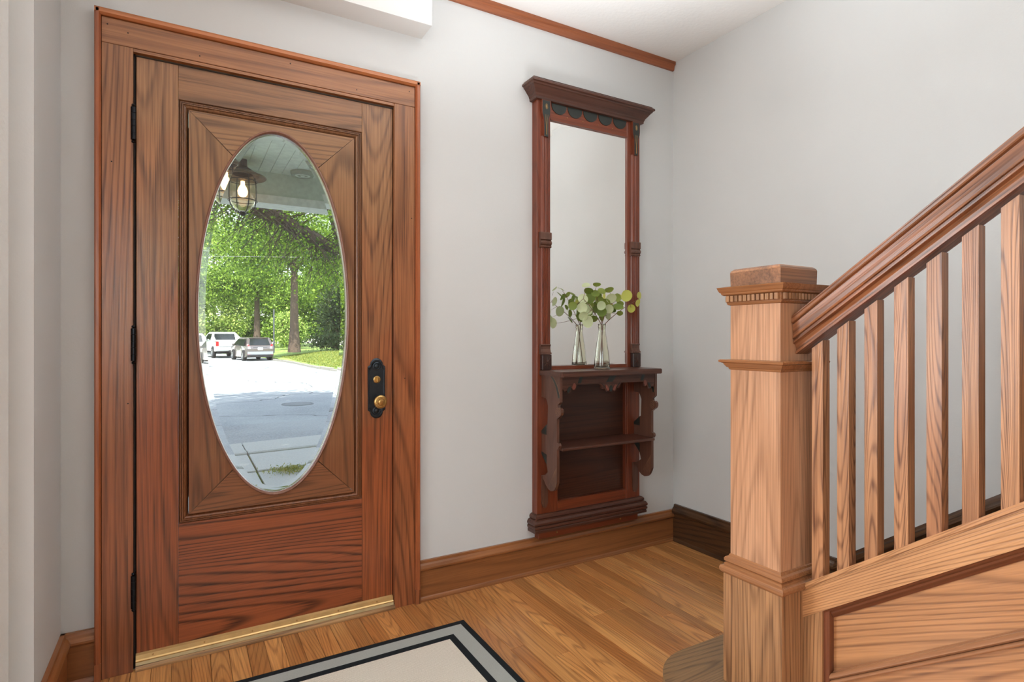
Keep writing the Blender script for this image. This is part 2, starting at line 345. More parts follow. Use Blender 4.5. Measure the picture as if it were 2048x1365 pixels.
# short wall return left of the door and the jogged corner beyond it
props(BX('wall_left', 'wall', None, XL - .15, XL, 1.93, YW, -.05, ZC + .1), 'narrow grey wall return left of the front door', 'wall', kind='structure')
bm = bmesh.new()
prism(bm, [(-.392, 1.93), (-.52, 1.93), (-.52, 1.78), (-.402, 1.78), (-.392, 1.80)], 'Z', -.05, ZC + .1)
props(link('trim_2', bm, 'rough_wall'), 'white stippled plaster pilaster at far left edge of the hall', 'wall trim', kind='structure')
bm = bmesh.new()
for p in ((-3.6, -2.7, -.05, ZC + .1), (-.80, -.52, -.05, ZC + .1), (-2.7, -.80, -.05, .55), (-2.7, -.80, 2.3, ZC + .1)): box(bm, p[0], p[1], 1.86, 2.01, p[2], p[3])
props(link('wall_left_living_room', bm, 'rough_wall'), 'white wall running off left beyond the plaster pilaster', 'wall', kind='structure')
def window_wall(name, fixed, lo, hi, axis, nm, lab):
    # unseen wall; its window and sash frame are invented to host a fill lamp
    bm = bmesh.new(); a0, a1, z0, z1 = lo, hi, .6, 2.5
    if axis == 'X':   # wall plane x = fixed
        for p in ((-3.6, a0, -.05, ZC + .1), (a1, 2.0, -.05, ZC + .1), (a0, a1, -.05, z0), (a0, a1, z1, ZC + .1)): box(bm, fixed - .15, fixed, *p)
        fr = bmesh.new()
        for p in ((a0, a0 + .06, z0, z1), (a1 - .06, a1, z0, z1), (a0 + .06, a1 - .06, z0, z0 + .06), (a0 + .06, a1 - .06, z1 - .06, z1), ((a0 + a1) / 2 - .03, (a0 + a1) / 2 + .03, z0 + .06, z1 - .06)): box(fr, fixed - .12, fixed - .06, *p)
        gl = box(bmesh.new(), fixed - .1, fixed - .09, a0, a1, z0, z1)
    else:
        for p in ((-3.6, a0, -.05, ZC + .1), (a1, XW, -.05, ZC + .1), (a0, a1, -.05, z0), (a0, a1, z1, ZC + .1)): box(bm, p[0], p[1], fixed - .15, fixed, p[2], p[3])
        fr = bmesh.new()
        for p in ((a0, a0 + .06, z0, z1), (a1 - .06, a1, z0, z1), (a0 + .06, a1 - .06, z0, z0 + .06), (a0 + .06, a1 - .06, z1 - .06, z1), ((a0 + a1) / 2 - .03, (a0 + a1) / 2 + .03, z0 + .06, z1 - .06)): box(fr, p[0], p[1], fixed - .12, fixed - .06, p[2], p[3])
        gl = box(bmesh.new(), a0, a1, fixed - .1, fixed - .09, z0, z1)
    props(link(name, bm, 'wall'), lab, 'wall', kind='structure')
    wr = root(nm, 'white sash window added for a fill lamp in the ' + lab, 'window', kind='structure')
    link('sash_frame', fr, 'white', wr); link('window_pane', gl, 'pane', wr)
w3 = root('window_3', 'white sash window in the living room wall left of the hall', 'window', kind='structure')
fr = bmesh.new()
for p in ((-2.7, -2.64, .55, 2.3), (-.86, -.80, .55, 2.3), (-2.64, -.86, .55, .61), (-2.64, -.86, 2.24, 2.3), (-1.78, -1.72, .61, 1.40), (-1.78, -1.72, 1.45, 2.24), (-2.64, -.86, 1.40, 1.45)): box(fr, p[0], p[1], 1.90, 1.96, p[2], p[3])
link('sash_frame', fr, 'white', w3); BX('window_pane', 'pane', w3, -2.7, -.80, 1.93, 1.936, .55, 2.3)
window_wall('wall_far_left', -3.45, -1.9, .7, 'X', 'added_window_1', 'far left wall of the living room')
window_wall('wall_rear', -3.45, -2.95, -.25, 'Y', 'added_window_2', 'rear wall behind the camera')
props(BX('ceiling', 'ceil', None, -3.6, XW + .15, -3.6, YW + .15, ZC, ZC + .15), 'white stippled ceiling above the hall', 'ceiling', kind='structure')
props(BX('soffit', 'soffit', None, XL, .882, 2.19, YW, 2.396, ZC), 'white boxed soffit above the front door', 'soffit', kind='structure')
PR('trim_1', 'crown', None, [(YW, 2.599), (YW - .012, 2.600), (YW - .016, 2.622), (YW - .024, 2.630), (YW - .024, 2.645), (YW, 2.645)], 'X', .884, XW - .004)
props(bpy.data.objects['trim_1'], 'thin reddish wood crown strip where door wall meets ceiling', 'trim', kind='structure')

# floor: oak strips running towards the door wall
fl = root('floor', 'honey coloured oak strip floor of the entry hall', 'floor', kind='structure')
BX('subfloor', 'cavity', fl, -3.6, XW, -3.6, YW + .03, -.05, -.0205)
pw = .0585; x = -.62; row = 0
rr = random.Random(11)
while x < XW:
    y = YW - .0005; x1 = min(x + pw, XW)
    first = rr.uniform(.45, 1.4)
    while y > -.4:
        y0 = max(y - first, -.5)
        if x1 > XL or y0 < 1.8:
            yy = y if x1 > XL else min(y, 1.86)
            dz = rr.uniform(-.0005, .0)
            link('floorboard', box(bmesh.new(), x + .0005, x1 - .0005, y0 + .0005, yy - .0005, -.02, dz, bev=.0012), 'floor', fl)
        y = y0; first = rr.uniform(.9, 1.7)
    x = x1
bm = bmesh.new(); xx = -3.6
while xx < XW: box(bm, xx, min(xx + pw, XW) - .0006, -3.6, -.501, -.02, 0); xx += pw
xx = -3.6
while xx < -.63: box(bm, xx, xx + pw - .0006, -.5, 1.86, -.02, 0); xx += pw
o = link('floorboards_beyond', bm, 'floor', fl); o['kind'] = 'stuff'

# baseboards
def base_prof(h, t):   # (depth from wall, z)
    return [(0, 0), (t + .008, 0), (t + .008, .006), (t + .004, .014), (t, .018), (t, h * .74), (t + .004, h * .76), (t + .010, h * .80), (t + .010, h * .84), (t + .004, h * .90), (t - .004, h * .94), (t - .006, h), (0, h)]
bp = base_prof(.168, .019)
def bb_back(name, x0, x1, lab):
    o = link(name, prism(bmesh.new(), [(YW - d, z) for d, z in bp], 'X', x0, x1), 'base_h'); return props(o, lab, 'baseboard', kind='structure')
bb_back('baseboard_back', .866, XW, 'brown oak baseboard running under the hall mirror')
bb_back('baseboard_corner', XL, -.251, 'short brown baseboard piece left of the front door')
o = link('baseboard_left', prism(bmesh.new(), [(XL + d, z) for d, z in bp], 'Y', 1.93, YW), wood('baseboard_oak_side', (152, 94, 52), (108, 62, 32), 'Y', ring=14, rs=2, lines=.3, fib=.35))
props(o, 'brown oak baseboard on the narrow wall left of the door', 'baseboard', kind='structure')
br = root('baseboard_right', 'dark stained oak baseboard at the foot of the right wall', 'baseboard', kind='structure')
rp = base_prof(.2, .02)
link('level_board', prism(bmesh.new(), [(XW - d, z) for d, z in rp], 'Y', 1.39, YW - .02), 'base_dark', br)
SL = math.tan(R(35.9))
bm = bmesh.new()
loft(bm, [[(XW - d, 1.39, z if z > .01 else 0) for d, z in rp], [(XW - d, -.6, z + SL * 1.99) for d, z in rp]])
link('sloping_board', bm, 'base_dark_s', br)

# ================================================================== FRONT DOOR
tr = root('trim_3', 'oak door casing with lighter backband around the front door', 'door casing', (.3, YW, 0), kind='structure')
CF = 2.288
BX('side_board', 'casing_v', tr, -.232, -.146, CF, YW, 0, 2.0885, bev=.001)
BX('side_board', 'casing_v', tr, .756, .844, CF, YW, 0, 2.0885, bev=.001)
BX('head_board', 'casing_h', tr, -.232, .844, CF, YW, 2.0895, 2.173, bev=.001)
BX('head_fillet', 'casing_h', tr, -.1455, .7555, CF + .003, YW, 2.078, 2.0885)
def band(x0, x1, z0, z1): return
bm = bmesh.new(); prism(bm, [(-.250, CF - .012), (-.246, CF - .016), (-.238, CF - .016), (-.233, CF - .008), (-.233, YW), (-.250, YW)], 'Z', .06, 2.194); link('backband', bm, 'band_v', tr)
bm = bmesh.new(); prism(bm, [(.864, CF - .012), (.860, CF - .016), (.850, CF - .016), (.845, CF - .008), (.845, YW), (.864, YW)], 'Z', .06, 2.192); link('backband', bm, 'band_v', tr)
for a, b in ((-.251, -.2325), (.8445, .865)): BX('plinth', 'casing_v', tr, a, b, CF - .014, YW, 0, .06, bev=.001)
bm = bmesh.new(); prism(bm, [(YW, 2.174), (CF - .008, 2.174), (CF - .016, 2.180), (CF - .016, 2.190), (CF - .012, 2.196), (YW, 2.196)], 'X', -.250, .864); link('backband', bm, 'band_h', tr)
# jamb and stops behind the slab
BX('jamb', 'cavity', tr, DX0 - .001, DX0 + .0045, YW - .001, YW + .15, 0, DZ1)
BX('jamb', 'cavity', tr, DX1 - .0045, DX1 + .001, YW - .001, YW + .15, 0, DZ1)
BX('jamb', 'cavity', tr, DX0, DX1, YW + .02, YW + .15, DZ1 - .004, DZ1 + .001)
for a, b, c, d in ((DX0, DX0 + .025, 0, DZ1), (DX1 - .025, DX1, 0, DZ1), (DX0, DX1, DZ1 - .03, DZ1), (DX0, DX1, 0, .06)):
    BX('door_stop', 'cavity', tr, a, b, YW + .048, YW + .15, c, d)
for hx, hz, in ((-.216, 2.15), (-.16, 2.135), (.05, 2.11), (.35, 2.155), (.6, 2.11), (.82, 2.15), (-.205, 1.7), (.83, 1.62), (-.16, .9), (.80, .95)):
    link('nail_head', lathe(bmesh.new(), (hx, CF - .0012, hz), [(.0022, 0), (.0022, .002)], 8, 'Y'), 'cavity', tr)

DF, DB = 2.309, 2.351
dr = root('door_1', 'stained oak front door with an oval bevelled glass light', 'door', (.31, DF, .045), kind='structure')
SX0, SX1, SZ0, SZ1 = -.138, .754, .048, 2.071
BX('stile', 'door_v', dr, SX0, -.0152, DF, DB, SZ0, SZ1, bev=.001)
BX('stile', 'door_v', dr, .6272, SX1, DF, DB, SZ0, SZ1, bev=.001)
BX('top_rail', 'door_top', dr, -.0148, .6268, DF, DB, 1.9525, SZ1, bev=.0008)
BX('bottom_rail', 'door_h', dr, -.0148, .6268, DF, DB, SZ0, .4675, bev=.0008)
# moulding around the oval field
bm = bmesh.new(); px0, px1, pz0, pz1 = -.0148, .6268, .4675, 1.9525
pf = [(0, DB), (0, DF + .007), (.003, DF + .009), (.006, DF + .001), (.008, DF + .001), (.0095, DF + .006), (.011, DF), (.0135, DF), (.015, DF + .005), (.017, DF + .003), (.022, DF + .006), (.027, DF + .013), (.029, DF + .022), (.0305, DB)]
loft(bm, [[(px0 + i, y, pz0 + i), (px1 - i, y, pz0 + i), (px1 - i, y, pz1 - i), (px0 + i, y, pz1 - i)] for i, y in pf], caps=False)
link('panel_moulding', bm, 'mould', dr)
OX, OZ, OA, OB = .306, 1.2125, .2685, .684
def ell(t, a, b, y): return (OX + a * math.cos(t), y, OZ + b * math.sin(t))
fx0, fx1, fz0, fz1 = .0165, .5955, .4985, 1.9215
def corner_angle(cx, cz):
    sx = 1 if cx < OX else -1; sz = 1 if cz < OZ else -1; lo, hi = 0, .29
    for _ in range(60):
        mt = (lo + hi) / 2; dx = cx + sx * mt - OX; dz = cz + sz * mt - OZ
        if (dx / OA) ** 2 + (dz / OB) ** 2 > 1: lo = mt
        else: hi = mt
    dx = cx + sx * lo - OX; dz = cz + sz * lo - OZ
    return math.atan2(dz / OB, dx / OA)
tTR, tTL, tBL, tBR = (corner_angle(a, b) for a, b in ((fx1, fz1), (fx0, fz1), (fx0, fz0), (fx1, fz0)))
def panel_board(t0, t1, c0, c1, mat):
    n = 40; g = .003; fr, bk = [], []
    o_ = []; i_ = []
    for k in range(n + 1):
        u = k / n; t = (t0 + g) + (t1 - t0 - 2 * g) * u
        v = g * .5 + (1 - g) * u
        ox = c0[0] + (c1[0] - c0[0]) * u; oz = c0[1] + (c1[1] - c0[1]) * u
        i_.append((OX + OA * math.cos(t), OZ + OB * math.sin(t))); o_.append((ox, oz))
    poly = o_ + i_[::-1]
    yf = DF + .001
    bm = bmesh.new()
    fo = [bm.verts.new((p[0], yf, p[1])) for p in o_]; fi = [bm.verts.new((p[0], yf, p[1])) for p in i_]
    bo = [bm.verts.new((p[0], DB - .004, p[1])) for p in o_]; bi = [bm.verts.new((p[0], DB - .004, p[1])) for p in i_]
    for k in range(n):
        bm.faces.new((fo[k], fo[k + 1], fi[k + 1], fi[k])); bm.faces.new((bo[k], bi[k], bi[k + 1], bo[k + 1]))
        bm.faces.new((fo[k], bo[k], bo[k + 1], fo[k + 1])); bm.faces.new((fi[k], fi[k + 1], bi[k + 1], bi[k]))
    bm.faces.new((fo[0], fi[0], bi[0], bo[0])); bm.faces.new((fo[n], bo[n], bi[n], fi[n]))
    return link('panel_board', bm, mat, dr)
e = .0006
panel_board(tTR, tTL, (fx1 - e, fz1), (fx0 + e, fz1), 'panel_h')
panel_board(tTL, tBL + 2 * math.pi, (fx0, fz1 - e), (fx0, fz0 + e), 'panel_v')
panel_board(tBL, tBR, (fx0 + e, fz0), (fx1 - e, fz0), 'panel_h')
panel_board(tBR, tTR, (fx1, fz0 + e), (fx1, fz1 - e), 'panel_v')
bm = bmesh.new(); n = 96
def onrect(t):
    c_, s_ = math.cos(t), math.sin(t); k_ = min((fx1 - fx0 + .004) / 2 / max(abs(c_), 1e-6), (fz1 - fz0 + .004) / 2 / max(abs(s_), 1e-6)); return ((fx0 + fx1) / 2 + c_ * k_, (fz0 + fz1) / 2 + s_ * k_)
ts = [2 * math.pi * k / n for k in range(n)]
lo_ = [[(OX + (OA + .001) * math.cos(t), y_, OZ + (OB + .001) * math.sin(t)) for t in ts] for y_ in (DB - .0045, DB + .001)]
ho_ = [[(onrect(math.atan2((OB) * math.sin(t), (OA) * math.cos(t)))[0], y_, onrect(math.atan2((OB) * math.sin(t), (OA) * math.cos(t)))[1]) for t in ts] for y_ in (DB - .0045, DB + .001)]
loft(bm, [lo_[0], ho_[0], ho_[1], lo_[1], lo_[0]], caps=False)
link('field_backing', bm, 'cavity', dr)
# oval bead
bm = bmesh.new(); n = 160; pf = [(.0, DF + .004), (.0, DF - .002), (-.002, DF - .006), (-.005, DF - .008), (-.008, DF - .006), (-.0105, DF - .001), (-.0115, DF + .006), (-.0115, DB - .006), (0, DB - .006)]
vs = [[bm.verts.new(ell(2 * math.pi * k / n, OA + .002 + d, OB + .002 + d, y)) for d, y in pf] for k in range(n)]
for k in range(n):
    a, b = vs[k], vs[(k + 1) % n]
    for j in range(len(pf)): bm.faces.new((a[j], a[(j + 1) % len(pf)], b[(j + 1) % len(pf)], b[j]))
link('oval_bead', bm, wood('bead_wood', (136, 96, 80), (92, 58, 46), 'Z', ring=8, lines=.15, fib=.3, rough=.25), dr, smooth=True)
# bevelled oval glass: thick in the middle, ground thinner towards the rim
bm = bmesh.new(); n = 360; a, b = OA - .0095, OB - .0095
pf = [(-.021, DF + .0085), (0, DF + .0105), (0, DF + .0145), (-.021, DF + .0145)]
vs = [[bm.verts.new(ell(2 * math.pi * k / n, a + d, b + d, y)) for d, y in pf] for k in range(n)]
for k in range(n):
    p, q = vs[k], vs[(k + 1) % n]
    for j in range(3): bm.faces.new((p[j], p[j + 1], q[j + 1], q[j]))
bm.faces.new([v[0] for v in vs]); bm.faces.new([v[3] for v in vs][::-1])
link('glass_pane', bm, 'pane', dr)
# hinges
for hz in (1.836, 1.096, .269):
    h = link('hinge', lathe(bmesh.new(), (-.1445, 2.286, hz), [(.0005, -.066), (.005, -.064), (.0062, -.060), (.003, -.056), (.0080, -.054), (.0080, -.033), (.0070, -.032), (.0080, -.031), (.0080, -.0105), (.0070, -.01), (.0080, -.009), (.0080, .0105), (.0070, .011), (.0080, .012), (.0080, .033), (.0070, .034), (.0080, .035), (.0080, .054), (.003, .056), (.0062, .060), (.005, .064), (.0005, .066)], 14), 'iron', dr, smooth=False)
    BX('hinge_leaf', 'iron', h, -.143, -.1385, 2.30, 2.318, hz - .05, hz + .05)
# lock plate, thumb turn, knob
def plate_outline(s):
    pts = []; w, h = .036 * s, .123 * s; cx, cz = .686, .912
    for k in range(13):
        t = math.pi * k / 12; pts.append((cx + .026 * s * math.cos(t), cz + h - .026 * s + .026 * s * math.sin(t)))
    pts += [(cx - .030 * s, cz + h - .030 * s), (cx - w, cz + h - .034 * s), (cx - w, cz - h + .034 * s), (cx - .030 * s, cz - h + .030 * s)]
    for k in range(13):
        t = math.pi + math.pi * k / 12; pts.append((cx + .026 * s * math.cos(t), cz - h + .026 * s + .026 * s * math.sin(t)))
    pts += [(cx + .030 * s, cz - h + .030 * s), (cx + w, cz - h + .034 * s), (cx + w, cz + h - .034 * s), (cx + .030 * s, cz + h - .030 * s)]
    return pts
bm = bmesh.new()
loft(bm, [[(x_, y_, z_) for x_, z_ in plate_outline(s)] for s, y_ in ((1, DF + .001), (1, DF - .004), (.95, DF - .007), (.90, DF - .007), (.86, DF - .004), (.80, DF - .0035))])
pl = link('lock_plate', bm, 'plate', dr)
for sz in (1, -1):
    bm = bmesh.new(); lathe(bm, (.686, DF - .007, .912 + sz * .091), [(.0165, .004), (.0165, 0), (.013, -.002), (.011, 0), (.009, 0), (.006, -.003), (.001, -.004)], 20, 'Y'); link('rosette', bm, 'plate', pl)
bm = box(bmesh.new(), .674, .698, DF - .007, DF - .003, .936, .958, bev=.001); link('cylinder_guard', bm, 'brass', pl)
bm = bmesh.new(); lathe(bm, (.686, DF - .010, .9485), [(.0145, .004), (.0145, 0), (.011, -.001), (.0105, .001), (.001, .001)], 24, 'Y'); link('lock_ring', bm, 'brass', pl)
bm = box(bmesh.new(), .684, .6885, DF - .024, DF - .008, .939, .958, bev=.0015); link('thumb_turn', bm, 'brass', dr)
kb = link('door_knob', lathe(bmesh.new(), (.6905, DF, .860), [(.012, -.003), (.010, -.012), (.009, -.026), (.016, -.030), (.0255, -.036), (.0275, -.042), (.026, -.048), (.0215, -.0515), (.0140, -.0525), (.0135, -.050), (.0120, -.050), (.0115, -.0545), (.006, -.056), (.0005, -.0562)], 36, 'Y'), 'brass', dr, smooth=False)
bm = bmesh.new()
for k in range(22):
    t = 2 * math.pi * k / 22; bmesh.ops.create_uvsphere(bm, u_segments=6, v_segments=4, radius=.0016, matrix=Matrix.Translation((.6905 + .018 * math.cos(t), DF - .0522, .860 + .018 * math.sin(t))))
link('beading', bm, 'brass', kb)
BX('strike_edge', 'iron', dr, .7545, .7572, DF - .001, DF + .02, .872, .902)
# threshold
th = root('trim_4', 'brass strip and worn wooden sill under the front door', 'threshold', (.31, 2.3, 0), kind='structure')
PR('sill', 'worn', th, [(YW + .03, 0), (2.282, 0), (2.282, .008), (2.287, .016), (YW + .03, .016)], 'X', DX0 + .006, DX1 - .006)
PR('pale_strip', 'palestrip', th, [(2.304, .0165), (2.290, .0165), (2.2905, .027), (2.304, .028)], 'X', DX0 + .006, DX1 - .01)
PR('brass_strip', 'goldstrip', th, [(2.3085, .028), (2.2915, .0275), (2.290, .031), (2.2925, .0335), (2.2945, .0315), (2.2965, .0335), (2.2985, .047), (2.3085, .051)], 'X', DX0 + .006, DX1 - .01)
for k in range(6):
    link('screw', lathe(bmesh.new(), (-.09 + k * .155, 2.2955, .0415), [(.0028, .002), (.0028, -.001), (.0005, -.0016)], 8, 'Y'), 'brass', th)

# ================================================================== HALL MIRROR WITH SHELVES
FY = 2.266
hm = root('hall_mirror', 'tall reddish wood hall mirror with bracketed shelves hung beside the front door', 'mirror', (1.756, YW, .17))
XA, XB, XC, XD = 1.438, 1.514, 1.990, 2.076
# side frames, upper part
BX('side_frame', 'mah_v', hm, XA, XB, FY, YW, .27, 2.262, bev=.002)
BX('side_frame', 'mah_v', hm, XC, XD, FY, YW, .27, 2.262, bev=.002)
BX('mirror_sill', 'mah_h', hm, XB, XC, FY + .002, YW, .935, .983, bev=.001)
fz = BX('frieze', 'mah_h', hm, XB, XC, FY + .002, YW, 2.156, 2.262, bev=.001)
for k in range(5):
    cx = XB + .050 + k * .094; bm = bmesh.new()
    pts = [(cx - .043, 2.243), (cx + .043, 2.243)] + [(cx + .043 * math.cos(math.pi * j / 12), 2.243 - .012 - .040 * math.sin(math.pi * j / 12)) for j in range(13)]
    prism(bm, pts, 'Y', FY - .001, FY + .004); link('scallop', bm, 'blackpaint', fz)
    if k < 4:
        bm = bmesh.new(); lathe(bm, (cx + .047, FY + .001, 2.184), [(.0022, .001), (.0022, -.002), (.0004, -.003)], 8, 'Y'); link('gold_stud', bm, 'goldpaint', fz)
BX('corner_bead', 'mah_h', hm, XB, XC, FY - .002, FY + .004, 2.156, 2.162)
BX('mirror_backing', 'cavity', hm, XB - .005, XC + .005, YW - .02, YW - .001, .94, 2.2)
bm = bmesh.new()
loft(bm, [[(XB + i, y, .983 + i), (XC - i, y, .983 + i), (XC - i, y, 2.156 - i), (XB + i, y, 2.156 - i)] for i, y in ((-.002, 2.286), (-.002, 2.2748), (.016, 2.2744))])
link('mirror_glass', bm, 'mirror', hm)
# pilasters
for x0, s in ((1.452, 1), (2.009, 1)):
    xc = x0 + .024
    bm = bmesh.new(); prism(bm, [(x0 + .006, FY), (x0 + .012, FY - .008), (x0 + .018, FY - .0105), (x0 + .023, FY - .0105), (x0 + .027, FY - .007), (x0 + .031, FY - .0105), (x0 + .036, FY - .0105), (x0 + .042, FY - .008), (x0 + .048, FY)], 'Z', 1.615, 2.07)
    link('reeded_column', bm, 'mah_dark_v' if False else 'mah_v', hm)
    bm = bmesh.new(); prism(bm, [(x0 + .004, FY), (x0 + .008, FY - .006)] + [p for k in range(4) for p in ((x0 + .011 + k * .009, FY - .0075), (x0 + .0145 + k * .009, FY - .0035), (x0 + .017 + k * .009, FY - .0075))] + [(x0 + .050, FY - .006), (x0 + .054, FY)], 'Z', 1.085, 1.545)
    link('reeded_column', bm, 'mah_v', hm)
    # capital: wide top narrowing to a stem, black with gold lines
    cp = [(xc - .020, 2.238), (xc - .020, 2.19), (xc - .018, 2.172), (xc - .010, 2.15), (xc - .009, 2.066), (xc + .017, 2.066), (xc + .018, 2.15), (xc + .028, 2.172), (xc + .030, 2.19), (xc + .030, 2.238)]
    bm = bmesh.new(); prism(bm, cp, 'Y', FY - .016, FY); c = link('capital', bm, 'mah_v', hm)
    ci = [(xc + .004 + (px_ - xc - .004) * .84, 2.066 + (pz_ - 2.066) * .985) for px_, pz_ in cp]
    bm = bmesh.new(); prism(bm, ci, 'Y', FY - .0168, FY - .015); link('black_inlay', bm, 'blackpaint', c)
    bm = bmesh.new(); yg = FY - .0175
    for k in range(6):
        t = math.pi * k / 6 + .26
        for sgn in (1, -1): tube(bm, [(xc + .005, yg, 2.208), (xc + .005 + sgn * .009 * math.cos(t), yg, 2.208 + sgn * .014 * math.sin(t))], .0008, 4)
    for dx in (-.005, 0, .005): tube(bm, [(xc + .005 + dx * 1.6, yg, 2.17), (xc + .005 + dx * .5, yg, 2.12), (xc + .005 + dx * .4, yg, 2.075)], .0006, 4)
    link('gold_flower', bm, 'goldpaint', c)
    # mid block
    bm = bmesh.new(); prism(bm, [(FY, 1.616), (FY - .016, 1.616), (FY - .018, 1.612), (FY - .018, 1.582), (FY - .012, 1.580), (FY - .016, 1.574), (FY - .020, 1.568), (FY - .018, 1.560), (FY - .012, 1.555), (FY - .016, 1.548), (FY - .012, 1.544), (FY, 1.544)], 'X', x0 - .004, x0 + .058); link('ridged_block', bm, 'mah_dark_v', hm)
    bm = bmesh.new(); prism(bm, [(FY, 1.088), (FY - .014, 1.088), (FY - .016, 1.084), (FY - .012, 1.078), (FY - .011, 1.066), (FY - .015, 1.052), (FY - .022, 1.047), (FY - .022, 1.041), (FY, 1.041)], 'X', x0 - .002, x0 + .054); link('flared_block', bm, 'mah_dark_v', hm)
    sb = BX('carved_block', 'carved', hm, x0 + .002, x0 + .054, FY - .024, FY, .968, 1.039, bev=.002)
    bm = bmesh.new()
    for k in range(8):
        t = math.pi * k / 4; tube(bm, [(x0 + .028 + .004 * math.cos(t), FY - .0245, 1.004 + .004 * math.sin(t)), (x0 + .028 + .021 * math.cos(t), FY - .0245, 1.004 + .026 * math.sin(t))], [.0022, .0008], 5)
    link('carved_star', bm, 'mah_back', sb)
# cornice, wraps three sides
def wrap(name, mat, x0, x1, yf, prof):
    """moulding wrapping left, front and right of a board: prof (offset, z)"""
    bm = bmesh.new()
    loft(bm, [[(x0 - e_, YW - .001, z_), (x0 - e_, yf - e_, z_), (x1 + e_, yf - e_, z_), (x1 + e_, YW - .001, z_)] for e_, z_ in prof])
    return link(name, bm, mat, hm)
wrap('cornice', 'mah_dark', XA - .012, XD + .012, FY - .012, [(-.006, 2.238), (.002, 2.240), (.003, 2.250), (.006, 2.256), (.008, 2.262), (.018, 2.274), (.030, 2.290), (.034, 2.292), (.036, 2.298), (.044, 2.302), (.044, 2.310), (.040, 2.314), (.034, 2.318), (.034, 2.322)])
# lower case
BX('lower_stile', 'mah_v', hm, XA + .001, 1.556, FY + .001, YW, .27, .936, bev=.001)
BX('lower_stile', 'mah_v', hm, 1.981, XD - .001, FY + .001, YW, .27, .936, bev=.001)
BX('bottom_rail', 'mah_h', hm, 1.556, 1.981, FY + .002, YW, .27, .336, bev=.001)
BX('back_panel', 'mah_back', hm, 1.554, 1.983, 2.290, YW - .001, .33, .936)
for x0 in (1.461, 2.022): 
    bm = bmesh.new(); prism(bm, [(x0, .47), (x0, .34), (x0 + .006, .322), (x0 + .016, .316), (x0 + .026, .322), (x0 + .032, .34), (x0 + .032, .47)], 'Y', FY - .010, FY + .002); link('drop_pendant', bm, 'mah_dark_v', hm)
wrap('base_moulding', 'mah_dark', XA - .002, XD + .004, FY - .002, [(.0, .288), (.006, .286), (.012, .280), (.014, .272), (.010, .266), (.020, .262), (.026, .252), (.026, .244), (.020, .238), (.025, .234), (.025, .226), (.020, .221), (.022, .216), (.022, .206), (.0, .204)])
cl = BX('cleat', 'mah_h', hm, 1.452, 2.07, 2.273, YW, .166, .205, bev=.002)
for x_, z_ in ((1.555, .199), (1.555, .184), (1.95, .202), (1.95, .187)):
    link('screw_head', lathe(bmesh.new(), (x_, 2.272, z_), [(.0042, .001), (.004, -.001), (.0005, -.002)], 10, 'Y'), 'brass', cl)
# shelf top with rounded edges and clipped front corner
sh = bmesh.new()
prism(sh, [(1.449, FY), (1.449, 2.085), (1.455, 2.074), (2.046, 2.074), (2.054, 2.084), (2.054, FY)], 'Z', .942, .967)
bmesh.ops.bevel(sh, geom=list(sh.edges), offset=.003, segments=2, affect='EDGES')
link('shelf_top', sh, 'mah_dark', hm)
BR = [(2.113, .942), (2.113, .829), (2.122, .822), (2.131, .815), (2.129, .804), (2.113, .803), (2.104, .795), (2.103, .782), (2.109, .770), (2.125, .759), (2.138, .751), (2.138, .645), (2.125, .642), (2.121, .631), (2.127, .619), (2.137, .613), (2.137, .464), (2.144, .447), (2.154, .430), (2.168, .418), (2.188, .413), (2.210, .418), (2.231, .434), (2.246, .453), (2.2655, .461), (2.2655, .469), (2.236, .478), (2.213, .496), (2.223, .529), (2.240, .555), (2.2655, .573), (2.2655, .681), (2.240, .695), (2.214, .720), (2.210, .804), (2.223, .831), (2.230, .837), (2.2655, .839), (2.2655, .942)]
